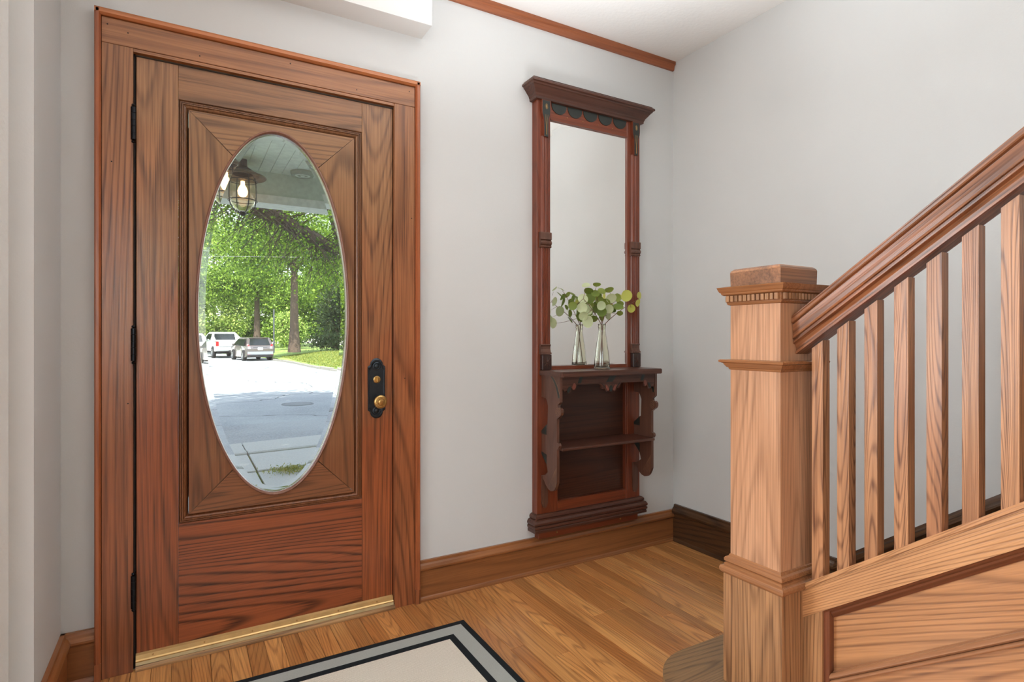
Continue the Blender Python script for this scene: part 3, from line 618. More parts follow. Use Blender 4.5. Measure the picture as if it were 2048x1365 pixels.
for x0, s in ((1.463, -1), (2.036, 1)):
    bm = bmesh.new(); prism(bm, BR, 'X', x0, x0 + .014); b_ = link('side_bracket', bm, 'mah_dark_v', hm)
    xo = x0 - .0004 if s < 0 else x0 - .0004
    bm = bmesh.new()   # scroll line and painted band on the face turned to the room
    pts = [(xo, 2.130 + (.003 + .0175 * k / 36) * math.cos(k * .42), .782 + (.003 + .0175 * k / 36) * math.sin(k * .42)) for k in range(37)]
    tube(bm, pts, .0005, 4); link('scroll_line', bm, 'incised', b_)
    bm = bmesh.new()
    arc = [(2.196 - .072 * math.sin(t), .942 - .100 * (1 - math.cos(t)) - .03 * t) for t in [k * .13 for k in range(10)]]
    arc2 = [(y_ - .018, z_ + .002) for y_, z_ in arc]
    arc2 = [(max(y_, 2.1135), z_) for y_, z_ in arc2]
    bmv = [bm.verts.new((xo - .0003, y_, z_)) for y_, z_ in arc]; bmw = [bm.verts.new((xo - .0003, y_, z_)) for y_, z_ in arc2]
    bmx = [bm.verts.new((xo + .001, y_, z_)) for y_, z_ in arc]; bmy = [bm.verts.new((xo + .001, y_, z_)) for y_, z_ in arc2]
    for k in range(9):
        bm.faces.new((bmv[k], bmv[k + 1], bmw[k + 1], bmw[k])); bm.faces.new((bmx[k], bmx[k + 1], bmy[k + 1], bmy[k]))
    link('painted_band', bm, 'blackpaint', b_)
    bm = bmesh.new(); tube(bm, [(xo, y_, z_) for y_, z_ in arc], .0007, 4); tube(bm, [(xo, y_, z_) for y_, z_ in arc2], .0007, 4); link('band_line', bm, 'incised', b_)
    bm = bmesh.new(); prism(bm, [(2.2655, .681), (2.222, .715), (2.222, .668), (2.2655, .668)], 'X', x0 - .001, x0 + .013); link('black_corner', bm, 'blackpaint', b_)
    bm = bmesh.new(); prism(bm, [(2.2655, .573), (2.222, .530), (2.222, .575), (2.2655, .585)], 'X', x0 - .001, x0 + .013); link('black_corner', bm, 'blackpaint', b_)
    bm = bmesh.new()
    for k in range(5): tube(bm, [(xo, 2.142 + k * .004, .53 - k * .006), (xo, 2.150 + k * .012, .44)], .0004, 4)
    link('incised_fan', bm, 'incised', b_)
# apron between the brackets
ap = [(1.477, .942), (1.477, .890), (1.484, .880)]
for k, (cx, cz, r) in enumerate(((1.492, .886, .010), (1.513, .880, .013), (1.541, .895, .014))):
    for j in range(7):
        t = math.pi + math.pi * j / 6; ap.append((cx + r * math.cos(t), cz + r * math.sin(t)))
ap += [(1.560, .903), (1.690, .903), (1.698, .898)]
for cx, cz, r in ((1.712, .890, .012), (1.733, .878, .012), (1.756, .874, .012), (1.779, .878, .012), (1.800, .890, .012)):
    for j in range(7):
        t = math.pi + math.pi * j / 6; ap.append((cx + r * math.cos(t), cz + r * math.sin(t)))
ap += [(1.814, .898), (1.824, .903), (1.959, .903)]
for k, (cx, cz, r) in enumerate(((1.973, .895, .014), (2.000, .880, .013), (2.021, .886, .010))):
    for j in range(7):
        t = math.pi + math.pi * j / 6; ap.append((cx + r * math.cos(t), cz + r * math.sin(t)))
ap += [(2.035, .890), (2.035, .942)]
apo = link('apron', prism(bmesh.new(), ap, 'Y', 2.114, 2.126), 'mah_dark', hm)
for cx, cz, mt, a in ((1.712, .893, 'blackpaint', -.7), (1.733, .883, 'redpaint', -.35), (1.756, .879, 'blackpaint', 0), (1.779, .883, 'redpaint', .35), (1.800, .893, 'blackpaint', .7), (1.513, .884, 'blackpaint', .3), (1.541, .897, 'redpaint', .1), (2.000, .884, 'blackpaint', -.3), (1.973, .897, 'redpaint', -.1)):
    bm = bmesh.new(); pts = [(cx + .0095 * math.cos(t) * math.cos(a) - .015 * math.sin(t) * math.sin(a) * -1, cz + .015 * math.sin(t) * math.cos(a) + .0095 * math.cos(t) * math.sin(a)) for t in [2 * math.pi * j / 14 for j in range(14)]]
    prism(bm, pts, 'Y', 2.1125, 2.116); link('petal', bm, mt, apo)
for cx in (1.575, 1.756, 1.955):
    bm = bmesh.new(); d = .014 if cx != 1.756 else .03
    prism(bm, [(cx - d, .910), (cx - d * .2, .938), (cx + d * 1.1, .938), (cx + d * .3, .910)], 'Y', 2.1130, 2.1145); link('black_stroke', bm, 'blackpaint', apo)
BX('middle_shelf', 'mah_dark', hm, 1.477, 2.036, 2.112, 2.290, .607, .619, bev=.002)
link('shelf_peg', lathe(bmesh.new(), (1.93, 2.262, .585), [(.0005, 0), (.006, .001), (.008, .014), (.006, .022)], 12), 'goldpaint', hm)

# bottle vase on the shelf
VX, VY, VZ = 1.758, 2.183, .9675
vs_ = [(.001, 0), (.034, 0), (.0375, .003), (.0385, .010), (.0375, .030), (.033, .075), (.027, .120), (.0205, .160), (.0175, .182), (.0165, .200), (.0190, .203), (.0195, .207), (.0175, .210), (.0195, .213), (.0190, .218), (.0165, .2185), (.0145, .214), (.0143, .200), (.0155, .182), (.0182, .160), (.0247, .120), (.0305, .075), (.0348, .030), (.034, .014), (.028, .009), (.001, .008)]
bm = bmesh.new(); lathe(bm, (VX, VY, VZ), vs_, 40)
props(link('bottle_vase', bm, 'bottle', smooth=True, origin=(VX, VY, VZ)), 'clear glass bottle vase standing on the mirror shelf', 'vase')
LV = [(1.63,2.141,1.362,.018,.008,0),(1.684,2.129,1.37,.017,.004,1),(1.656,2.156,1.34,.02,.01,1),(1.717,2.134,1.337,.018,.012,1),(1.755,2.126,1.348,.02,.007,1),(1.623,2.156,1.298,.022,.02,0),(1.702,2.203,1.308,.023,.021,1),(1.742,2.192,1.321,.017,.009,1),(1.74,2.189,1.302,.015,.013,2),(1.779,2.14,1.307,.023,.019,0),(1.842,2.168,1.312,.017,.02,1),(1.598,2.13,1.255,.022,.022,0),(1.606,2.13,1.218,.02,.018,0),(1.63,2.13,1.191,.024,.026,0),(1.719,2.139,1.269,.014,.02,0),(1.741,2.203,1.265,.015,.027,1),(1.766,2.195,1.228,.015,.028,1),(1.801,2.193,1.232,.013,.028,0),(1.822,2.192,1.267,.023,.01,1),(1.822,2.137,1.265,.023,.011,1),(1.84,2.148,1.238,.014,.009,1),(1.818,2.176,1.251,.017,.01,1),(1.917,2.186,1.325,.015,.027,2),(2.008,2.197,1.332,.011,.017,2),(1.959,2.199,1.264,.013,.019,2),(1.972,2.168,1.292,.007,.017,2),(1.685,2.175,1.273,.013,.012,1),(1.706,2.18,1.21,.017,.012,1),(1.546,2.13,1.263,.017,.018,1),(1.725,2.16,1.295,.018,.02,1),(1.69,2.20,1.24,.018,.018,1),(1.78,2.21,1.29,.018,.016,1),(1.668,2.17,1.296,.022,.02,1),(1.655,2.16,1.25,.02,.024,0),(1.73,2.15,1.24,.018,.022,1),(1.762,2.16,1.285,.02,.018,1),(1.80,2.18,1.30,.018,.014,1),(1.685,2.14,1.325,.018,.014,1),(1.775,2.15,1.255,.017,.02,0),(1.86,2.17,1.285,.016,.012,1)]
rr = random.Random(3)
sprigs = [('eucalyptus sprig leaning left with pale round leaves over the vase neck', [0, 5, 11, 12, 13, 28, 30, 32, 33], (1.610, 2.135, 1.30)),
          ('eucalyptus sprig rising highest with dark green leaves in the bottle vase', [1, 2, 3, 6, 26, 27, 29, 8, 14, 34, 37], (1.690, 2.15, 1.345)),
          ('bushy eucalyptus sprig filling the right half of the bouquet', [4, 7, 9, 10, 15, 16, 17, 18, 19, 20, 21, 31, 35, 36, 38, 39], (1.800, 2.16, 1.31)),
          ('long eucalyptus sprig reaching right with yellow leaves across the mirror frame', [22, 23, 24, 25], (2.000, 2.190, 1.315))]
VT = Vector((VX, VY, VZ + .21))
for si, (lab, idx, tip) in enumerate(sprigs):
    sr = root('eucalyptus_sprig', lab, 'plant', (VX, VY, VZ + .012), group='eucalyptus sprigs in the bottle vase')
    off = Vector(((-.006, .006, .002, .008)[si], (-.006, .004, .008, -.002)[si], 0))
    a0 = Vector((VX, VY, VZ + .012)) + off * -2.2
    pts = [a0, VT + off * .8] 
    top = bez(tuple(VT + off * .8), tuple(VT.lerp(Vector(tip), .45) + Vector((0, 0, .02))), tip, 9)
    path = [tuple(a0), tuple((a0 + VT + off * .8) / 2)] + top
    bm = bmesh.new(); tube(bm, path, [.0021] * 2 + [.0020 - .00011 * k for k in range(10)], 6)
    tp = [Vector(p) for p in top]
    for i in idx:
        c = Vector(LV[i][:3]); q = min(tp, key=lambda p: (p - c).length + max(0, p.z - c.z) * .8)
        dirn = (c - q); L_ = dirn.length
        if L_ > .004: tube(bm, [tuple(q), tuple(q + dirn * .55 + Vector((0, 0, -.003))), tuple(q + dirn * max(0, (L_ - LV[i][3] * .6) / L_))], [.0011, .0009, .0007], 4)
    link('stem', bm, 'stem', sr)
    for i in idx:
        x_, y_, z_, rx, ry, c = LV[i]
        bm = bmesh.new(); ang = rr.uniform(-.5, .5); asp = min(rx, ry) / max(rx, ry)
        big = max(rx, ry) * 1.12; tilt = math.acos(min(1, asp)) * rr.choice((-1, 1))
        C_ = Vector((x_, y_, z_)); yaw = Matrix.Rotation(R(-29.9 + rr.uniform(-12, 12)), 3, 'Z')
        ax = 'X' if rx >= ry else 'Z'; rm = yaw @ Matrix.Rotation(ang * .6, 3, 'Y') @ Matrix.Rotation(tilt * .85, 3, ax)
        n = 14; ring = []
        cup = big * .14
        cen = bm.verts.new(C_ + rm @ Vector((0, cup * .4, 0)))
        mid = [bm.verts.new(C_ + rm @ Vector((big * .55 * math.cos(2 * math.pi * k / n), cup * .1, big * .55 * math.sin(2 * math.pi * k / n)))) for k in range(n)]
        for k in range(n):
            t = 2 * math.pi * k / n; f = 1 + .10 * math.cos(t - 1.57)
            ring.append(bm.verts.new(C_ + rm @ Vector((big * f * math.cos(t), -cup * .7 + cup * .5 * math.cos(2 * t), big * f * math.sin(t)))))
        for k in range(n):
            bm.faces.new((cen, mid[k], mid[(k + 1) % n])); bm.faces.new((mid[k], ring[k], ring[(k + 1) % n], mid[(k + 1) % n]))
        link('leaf', bm, ('euc_pale', 'euc_dark', 'euc_yel')[c], sr, smooth=True, origin=tuple(C_))

# ================================================================== RUG
rg = root('rug', 'cream entry rug with black and grey striped border before the door', 'rug', (.33, 1.6, 0))
RX0, RX1, RY0, RY1, RT = -.30, .956, 1.12, 2.046, .008
def ring_slab(i0, i1, z):
    bm = bmesh.new()
    a = [(RX0 + i0, RY0 + i0), (RX1 - i0, RY0 + i0), (RX1 - i0, RY1 - i0), (RX0 + i0, RY1 - i0)]; b = [(RX0 + i1, RY0 + i1), (RX1 - i1, RY0 + i1), (RX1 - i1, RY1 - i1), (RX0 + i1, RY1 - i1)]
    loops = [[(x_, y_, z_) for x_, y_ in q] for q, z_ in ((a, .0005), (a, z), (b, z), (b, .0005), (a, .0005))]
    loft(bm, loops, caps=False); return bm
link('black_binding', ring_slab(0, .022, RT), 'rug_black', rg)
link('grey_band', ring_slab(.022, .078, RT - .001), 'rug_grey', rg)
link('inner_black_line', ring_slab(.078, .104, RT - .0005), 'rug_black', rg)
BX('cream_field', 'rug_cream', rg, RX0 + .104, RX1 - .104, RY0 + .104, RY1 - .104, .0005, RT - .001)

# ================================================================== STAIRCASE
st = root('staircase', 'oak staircase with square balusters and panelled side on the right', 'staircase', (1.86, 1.2, 0))
XS = 1.371
def zc(y): return .488 + SL * (.899 - y)      # top front edge of the closed stringer
YE = -.55
def slab(name, mat, x0, x1, ya, yb, d0, d1, parent=st):
    """board following the slope between y=ya and y=yb; d0,d1 vertical offsets from stringer line"""
    return PR(name, mat, parent, [(ya, zc(ya) + d0), (ya, zc(ya) + d1), (yb, zc(yb) + d1), (yb, zc(yb) + d0)], 'X', x0, x1)
YN = .895
bm = prism(bmesh.new(), [(YN, zc(YN) - .017), (YN, zc(YN)), (YE, zc(YE)), (YE, zc(YE) - .017)], 'X', XS - .003, XS + .052)
bmesh.ops.bevel(bm, geom=[e_ for e_ in bm.edges if all(abs(v.co.x - XS + .003) < 1e-4 for v in e_.verts)], offset=.004, segments=2, affect='EDGES')
link('stringer_cap', bm, 'stair_slope', st)
slab('stringer_board', 'stair_slope', XS, XS + .045, YN, YE, -.086, -.0175)
PR('stile', 'stair_v', st, [(YN, .0), (YN, zc(YN) - .0865), (.845, zc(.845) - .0865), (.845, .0)], 'X', XS + .0005, XS + .045)
# panel moulding (inner edge), recessed panels and the sloping bolection rail
XP = XS + .022
def inner(y): return zc(y) - .0865
def xz(bm_, ya, yb, prof_): return loft(bm_, [[(x_, ya, zc(ya) + d) for x_, d in prof_], [(x_, yb, zc(yb) + d) for x_, d in prof_]])
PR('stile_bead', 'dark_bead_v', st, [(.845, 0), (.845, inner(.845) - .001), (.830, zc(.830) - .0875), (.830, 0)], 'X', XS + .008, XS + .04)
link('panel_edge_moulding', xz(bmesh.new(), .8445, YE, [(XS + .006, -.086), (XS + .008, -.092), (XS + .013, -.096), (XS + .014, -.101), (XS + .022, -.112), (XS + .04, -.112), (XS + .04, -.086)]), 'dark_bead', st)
slab('upper_panel', 'panel_slope', XP + .004, XS + .04, .830, YE, -.252, -.1115)
bm = bmesh.new()
q = [(XP + .004, -.243)] + [(XP - .004 - .014 * math.sin(t), -.246 - .011 * (1 - math.cos(t))) for t in [k * .2 for k in range(9)]] + [(XP - .012, -.262)] + [(XP - .008 - .008 * math.sin(t), -.263 - .006 * (1 - math.cos(t))) for t in [k * .3 for k in range(9)]] + [(XP + .004, -.277), (XS + .04, -.277), (XS + .04, -.243)]
loft(bm, [[(x_, .829, zc(.829) + d) for x_, d in q], [(x_, YE, zc(YE) + d) for x_, d in q]])
link('sloping_moulding', bm, wood('polished_moulding_oak', (168, 118, 84), (96, 62, 42), 'Y', rot=R(35.9), ring=12, lines=.2, fib=.3, rough=.12, coat=1.), st, smooth=False)
PR('lower_panel', 'panel_slope', st, [(.829, 0), (.829, zc(.829) - .276), (YE, zc(YE) - .276), (YE, 0)], 'X', XP + .0005, XS + .04)
# steps behind the stringer
SY, RISE, RUN = 1.236, .18, .2487
for k in range(7):
    z1 = RISE * (k + 1); y1 = SY - RUN * k
    if k:
        BX('tread', 'tread', st, XS + .046, XW - .022, y1 - RUN - .02, y1, z1 - .03, z1, bev=.006, seg=2)
    BX('riser', 'stair_y', st, (1.46 if k == 0 else XS + .046), XW - .022, y1 - .045, y1 - .028, RISE * k, z1 - .0305)
# bullnose starting step: curls round the newel
def bull(r, yf, z0, z1, x1):
    cx, cy = 1.296, yf - r; pts = [(x1, yf)]
    for k in range(0, 25):
        t = math.pi / 2 + math.pi * k / 24; pts.append((cx + r * math.cos(t), cy + r * math.sin(t)))
    pts += [(XS - .001, cy - r), (XS - .001, .9), (XS + .046, .9), (XS + .046, yf - RUN - .02), (x1, yf - RUN - .02)]
    return pts
bm = prism(bmesh.new(), bull(.176, SY, 0, 0, XW - .022), 'Z', RISE - .03, RISE)
bmesh.ops.bevel(bm, geom=[e_ for e_ in bm.edges if abs(e_.verts[0].co.z - e_.verts[1].co.z) < 1e-5], offset=.007, segments=2, affect='EDGES')
link('starting_tread', bm, 'tread', st)
link('starting_riser', prism(bmesh.new(), bull(.15, SY - .027, 0, 0, XW - .022), 'Z', 0, RISE - .0305), 'stair_y', st)
# newel post (a part of the staircase with its own sub-parts)
nx0, nx1, ny0, ny1 = 1.300, 1.451, .908, 1.059
nw = root('newel_post', None, None, (1.3755, .9835, RISE), parent=st)
link('base_block', loft(bmesh.new(), [rect(nx0, nx1, ny0, ny1, z_, e_) for z_, e_ in ((RISE, .013), (.478, .013), (.480, .0125))]), 'stair_v', nw)
link('base_moulding', loft(bmesh.new(), [rect(nx0, nx1, ny0, ny1, z_, e_) for z_, e_ in ((.474, .013), (.477, .017), (.482, .0205), (.489, .0215), (.495, .019), (.498, .012), (.503, .0115), (.505, .008), (.509, .012), (.514, .0125), (.519, .010), (.522, .004), (.527, .002), (.529, 0))]), 'smould', nw)
link('shaft', loft(bmesh.new(), [rect(nx0, nx1, ny0, ny1, z_, 0) for z_ in (.528, 1.212)]), wood('newel_shaft_oak', (204, 154, 118), (128, 88, 62), 'Z', ring=26, rs=3.4, blotch=(184, 132, 94), bl=.6, lines=.30, fib=.5), nw)
link('neck_moulding', loft(bmesh.new(), [rect(nx0, nx1, ny0, ny1, z_, e_) for z_, e_ in ((1.032, 0), (1.034, .003), (1.038, .004), (1.040, .008), (1.046, .012), (1.050, .014), (1.053, .022), (1.058, .023), (1.060, .019), (1.061, 0))]), 'smould', nw)
link('cap_moulding', loft(bmesh.new(), [rect(nx0, nx1, ny0, ny1, z_, e_) for z_, e_ in ((1.207, 0), (1.209, .005), (1.213, .007), (1.2155, .007), (1.216, .008), (1.233, .008), (1.234, .013), (1.237, .017), (1.241, .018), (1.243, .021), (1.250, .024), (1.256, .026), (1.257, .022), (1.260, .002))]), 'smould', nw)
dm = None
for side in range(4):
    for k in range(12):
        t = -.0045 + (nx1 - nx0 + .009) * (k + .5) / 12
        c = {0: (nx0 - .0105, ny0 + t), 1: (nx0 + t, ny0 - .0105), 2: (nx1 + .0105, ny0 + t), 3: (nx0 + t, ny1 + .0105)}[side]
        if dm is None:
            o = link('dentil', box(bmesh.new(), c[0] - .0045, c[0] + .0045, c[1] - .0047, c[1] + .0047, 1.217, 1.2325), 'stair_v', nw, origin=(c[0], c[1], 1.225)); dm = o
        else:
            o = bpy.data.objects.new('dentil', dm.data); COL.objects.link(o); o.parent = nw; o.location = Vector((c[0], c[1], 1.225)) - WL[nw.name]
            if side % 2: o.rotation_euler = (0, 0, R(90))
capm = wood('worn_cap_oak', (136, 96, 70), (62, 42, 33), 'X', ring=10, rs=3, blotch=(190, 128, 82), bl=.9, lines=.2, fib=.5)
link('cap_block', loft(bmesh.new(), [rect(nx0, nx1, ny0, ny1, z_, e_) for z_, e_ in ((1.2595, 0), (1.296, .001), (1.301, -.001), (1.306, -.007), (1.308, -.02), (1.310, -.07))]), capm, nw)
# balusters
proto = None; bw = .0285; pitch = .0641
yb = .873
k = 0
while yb - k * pitch > YE + .05:
    y1 = yb - k * pitch; y0 = y1 - bw; x0 = XS + .004
    bm = bmesh.new()
    zb1, zb0 = zc(y1) - .004, zc(y0) - .004; ro = .590
    v = [bm.verts.new(p) for p in ((x0, y0, zb0), (x0 + bw, y0, zb0), (x0 + bw, y1, zb1), (x0, y1, zb1), (x0, y0, zb0 + ro), (x0 + bw, y0, zb0 + ro), (x0 + bw, y1, zb1 + ro), (x0, y1, zb1 + ro))]
    for f in ((0, 1, 2, 3), (4, 5, 6, 7), (0, 1, 5, 4), (1, 2, 6, 5), (2, 3, 7, 6), (3, 0, 4, 7)): bm.faces.new([v[i] for i in f])
    if proto is None:
        proto = link('baluster', bm, 'baluster', st, origin=(x0, y1, zb1))
    else:
        bm.free(); o = proto.copy(); COL.objects.link(o); o.parent = st
        o.location = Vector((x0, y1, zb1)) - WL[st.name]
    k += 1
# handrail: moulded section swept along the slope (offsets are vertical)
def zr(y): return 1.174 + SL * (.905 - y)
xc = XS + .004 + bw / 2
sec = [(-.046, 0), (-.046, -.002), (-.0475, -.006), (-.0475, -.012), (-.046, -.0155), (-.0400, -.0180), (-.0400, -.0195), (-.0435, -.0215), (-.0425, -.030), (-.041, -.040), (-.0405, -.050), (-.042, -.056), (-.0375, -.058), (-.0375, -.060), (-.040, -.062), (-.040, -.067), (-.036, -.0695), (-.031, -.0715), (-.0275, -.080), (-.0275, -.088), (-.0295, -.0885), (-.0295, -.0945), (-.0235, -.095)]
top = [(-.040, .004), (-.025, .009), (0, .011)]
half = sec[::-1]
prof = [(dx, dz) for dx, dz in half] + [(-.046, .001)] + top
prof = prof + [(-dx, dz) for dx, dz in reversed(prof[:-1])]
bm = bmesh.new()
loft(bm, [[(xc + dx, .907, zr(.907) + dz) for dx, dz in prof], [(xc + dx, YE, zr(YE) + dz) for dx, dz in prof]])
link('handrail', bm, 'rail', st)

# ================================================================== PORCH
YB, ZP = 4.6, 2.352
pc = root('porch_ceiling', 'pale green beadboard porch ceiling seen through the oval glass', 'porch ceiling', kind='structure')
x = -1.6; k = 0
while x < 3.0:
    link('ceiling_board', box(bmesh.new(), x + .001, x + .079, YW + .16, YB, ZP, ZP + .02, bev=.002), 'porch', pc); x += .08
BX('roof_deck', 'siding', pc, -1.8, 3.2, YW + .15, YB + .5, ZP + .021, ZP + .5)
pb = root('porch_beam', 'grey green porch beam with a white lower edge', 'beam', kind='structure')
BX('frieze_board', 'frieze', pb, -1.8, 3.2, YB, YB + .16, 2.180, ZP + .02)
BX('white_edge', 'white', pb, -1.8, 3.2, YB - .015, YB + .18, 2.118, 2.180)
props(BX('porch_floor', 'deck', None, -1.8, 3.2, YW + .15, YB + .15, -.43, -.20), 'grey porch floor outside the front door', 'porch floor', kind='structure')
props(BX('wall_outside', 'siding', None, -6, DX0 - .02, YW + .15, YW + .2, -.43, 6.5), 'grey siding outside left of the front door', 'wall', kind='structure')
props(BX('wall_outside_right', 'siding', None, DX1 + .02, 6, YW + .15, YW + .2, -.43, 6.5), 'grey siding outside right of the front door', 'wall', kind='structure')
BX('upper_storey', 'siding', None, -6, 6, -4, YW + .15, ZC + .16, 6.5)
props(bpy.data.objects['upper_storey'], 'upper storey of the house above the hall', 'wall', kind='structure')
# round flush light on the porch ceiling
pl = root('ceiling_light', 'round white flush light on the porch ceiling', 'lamp', (.769, 4.47, ZP))
link('housing', lathe(bmesh.new(), (.769, 4.47, ZP), [(.085, 0), (.085, -.012), (.078, -.030), (.064, -.034), (.060, -.028)], 32), 'fixture', pl)
link('diffuser', lathe(bmesh.new(), (.769, 4.47, ZP), [(.060, -.027), (.040, -.031), (.036, -.027), (.018, -.027), (.014, -.032), (.001, -.033)], 32), 'porch', pl)
# caged lantern
LX, LY = .356, 4.36
ln = root('porch_lantern', 'black caged lantern glowing amber under the porch ceiling', 'lamp', (LX, LY, ZP))
link('ceiling_canopy', lathe(bmesh.new(), (LX, LY, ZP), [(.028, 0), (.028, -.045), (.034, -.05), (.048, -.062), (.062, -.070), (.066, -.085)], 28), 'iron', ln)
link('shade', lathe(bmesh.new(), (LX, LY, ZP), [(.058, -.078), (.080, -.082), (.108, -.096), (.146, -.112), (.154, -.119), (.149, -.126), (.105, -.116), (.086, -.104), (.06, -.098)], 36), wood('bronze_shade', (96, 74, 50), (40, 30, 22), 'Z', ring=2, lines=.1, fib=.2), ln)
link('glass_jar', lathe(bmesh.new(), (LX, LY, ZP), [(.066, -.105), (.076, -.13), (.083, -.18), (.084, -.25), (.076, -.30), (.055, -.338), (.024, -.356), (.0005, -.358), (.0005, -.356), (.023, -.354), (.054, -.336), (.0745, -.299), (.0825, -.25), (.0815, -.18), (.0745, -.13), (.0645, -.105)], 30), 'lampglass', ln, smooth=True)
bm = bmesh.new()
for k in range(4):
    t = k * math.pi / 2 + .35
    pts = [(r_, h_) for r_, h_ in ((.084, -.112), (.092, -.16), (.093, -.27), (.085, -.318), (.058, -.358), (.012, -.378))]
    tube(bm, [(LX + r_ * math.cos(t), LY + r_ * math.sin(t), ZP + h_) for r_, h_ in pts], .0035, 6)
for h_, r_ in ((-.150, .0915), (-.285, .0925)):
    tube(bm, [(LX + r_ * math.cos(2 * math.pi * k / 24), LY + r_ * math.sin(2 * math.pi * k / 24), ZP + h_) for k in range(25)], .0035, 6)
lathe(bm, (LX, LY, ZP), [(.022, -.362), (.022, -.380), (.006, -.390)], 10)
link('wire_cage', bm, 'iron', ln)
link('bulb', lathe(bmesh.new(), (LX, LY, ZP), [(.013, -.15), (.014, -.175), (.026, -.195), (.033, -.218), (.030, -.240), (.018, -.256), (.001, -.262)], 16), 'bulb', ln, smooth=True)

# ================================================================== STREET
GZ = -.43
gr = BX('ground', 'asphalt', None, -60, 70, 9.1, 150, GZ - .2, GZ); props(gr, 'sunlit asphalt street beyond the sidewalk', 'road', kind='structure')
props(BX('ground_soil', 'grass', None, -60, 70, YW + .2, 9.1, GZ - .2, GZ - .03), 'soil strip between house and sidewalk', 'ground', kind='structure')
sw = root('sidewalk', 'pale concrete sidewalk and kerb in front of the house', 'sidewalk', (1, 7, GZ), kind='structure')
def skew(bm, k=.14):
    for v in bm.verts: v.co.y += (v.co.x - 1.0) * k
    return bm
for x0, x1 in ((-4.6, -1.9), (-1.9, .74), (.74, 3.4), (3.4, 6.0)):
    link('sidewalk_slab', skew(box(bmesh.new(), x0 + .012, x1 - .012, 4.9, 7.20, GZ - .06, GZ + .0, bev=.008), .11), 'concrete', sw)
    link('sidewalk_slab', skew(box(bmesh.new(), x0 + .012, x1 - .012, 7.235, 8.27, GZ - .06, GZ + .012, bev=.008), .11), 'concrete', sw)
    link('kerb_stone', skew(box(bmesh.new(), x0 + .006, x1 - .006, 8.33, 8.56, GZ - .06, GZ + .03, bev=.015), .13), 'concrete', sw)
    link('gutter_slab', skew(box(bmesh.new(), x0 + .006, x1 - .006, 8.60, 9.27, GZ - .06, GZ + .004, bev=.006), .15), 'concrete', sw)
link('manhole_cover', lathe(bmesh.new(), (2.30, 14.0, GZ), [(.36, 0), (.36, .010), (.34, .012), (.335, .002), (.31, .002), (.305, .012), (.001, .012)], 28), 'castiron')
props(bpy.data.objects['manhole_cover'], 'round iron manhole cover in the shaded asphalt', 'manhole')
# weeds in the sidewalk joint
rng = np.random.default_rng(5)
def quads(name, P, size, mat, parent, up=None, aspect=.55, seed=0, droop=0.):
    n = len(P); g = np.random.default_rng(seed)
    d = g.normal(size=(n, 3));
    if up is not None: d = d * up[0] + np.array(up[1])
    d /= np.linalg.norm(d, axis=1)[:, None]
    e_ = g.normal(size=(n, 3)); e_ -= (e_ * d).sum(1)[:, None] * d; e_ /= np.linalg.norm(e_, axis=1)[:, None]
    s = size * g.uniform(.6, 1.3, n)[:, None]
    nrm = np.cross(d, e_)
    V = np.stack([P - d * s * .5, P + e_ * s * aspect * .5 + nrm * s * .08, P + d * s * .5, P - e_ * s * aspect * .5 + nrm * s * .08], 1).reshape(-1, 3)
    off = WL[parent.name] if parent else Vector((0, 0, 0))
    V = V - np.array(off)
    me = bpy.data.meshes.new(name); me.vertices.add(4 * n); me.vertices.foreach_set('co', V.ravel().astype(np.float32))
    me.loops.add(4 * n); me.loops.foreach_set('vertex_index', np.arange(4 * n, dtype=np.int32)); me.polygons.add(n)
    me.polygons.foreach_set('loop_start', np.arange(0, 4 * n, 4, dtype=np.int32)); me.polygons.foreach_set('loop_total', np.full(n, 4, dtype=np.int32))
    me.update(); me.materials.append(M[mat]); o = bpy.data.objects.new(name, me); COL.objects.link(o); o['kind'] = 'stuff'
    if parent: o.parent = parent
    return o
P_ = np.column_stack([1.10 + rng.normal(0, .13, 700), 7.0 + rng.normal(0, .11, 700), GZ + .02 + np.abs(rng.normal(0, .012, 700))])
props(quads('weed_tuft', P_, .035, 'blade', None, up=(.6, (0, 0, .8)), aspect=.25), 'tuft of weeds growing in the sidewalk joint', 'weeds')
# lawn across the street, right of the parked cars
hd = Vector((-.13, .99, 0)).normalized(); rt = Vector((hd.y, -hd.x, 0))
def lawn(name, edge, far, lab, side):
    bm = bmesh.new(); lo = []; 
    for x_, y_ in edge:
        e0 = Vector((x_, y_, 0)); 
        lo.append([(x_, y_, GZ - .02), (x_, y_, GZ + .10), (x_ + side * .25, y_ + .1, GZ + .13), (x_ + side * 3.2, y_ + .6, .04), (x_ + side * 7, y_ + 1, .14), (far, y_ + 2, .2), (far, y_ + 2, GZ - .02)])
    loft(bm, lo); return props(link(name, bm, 'grass'), lab, 'lawn', kind='structure')
lawn('lawn_right', [(12.5, 22.6), (8.6, 23.6), (6.9, 25.0), (6.2, 27.2), (5.95, 31), (5.9, 36), (5.5, 44), (4.9, 52), (1.5, 72), (-1, 100)], 70, 'sunlit green lawn right of the street', 1)
lawn('lawn_left', [(-14, 23), (-5.0, 24), (-3.4, 27), (-3.8, 36), (-4.8, 50), (-7, 70), (-10, 100)], -60, 'grass verge left of the street', -1)
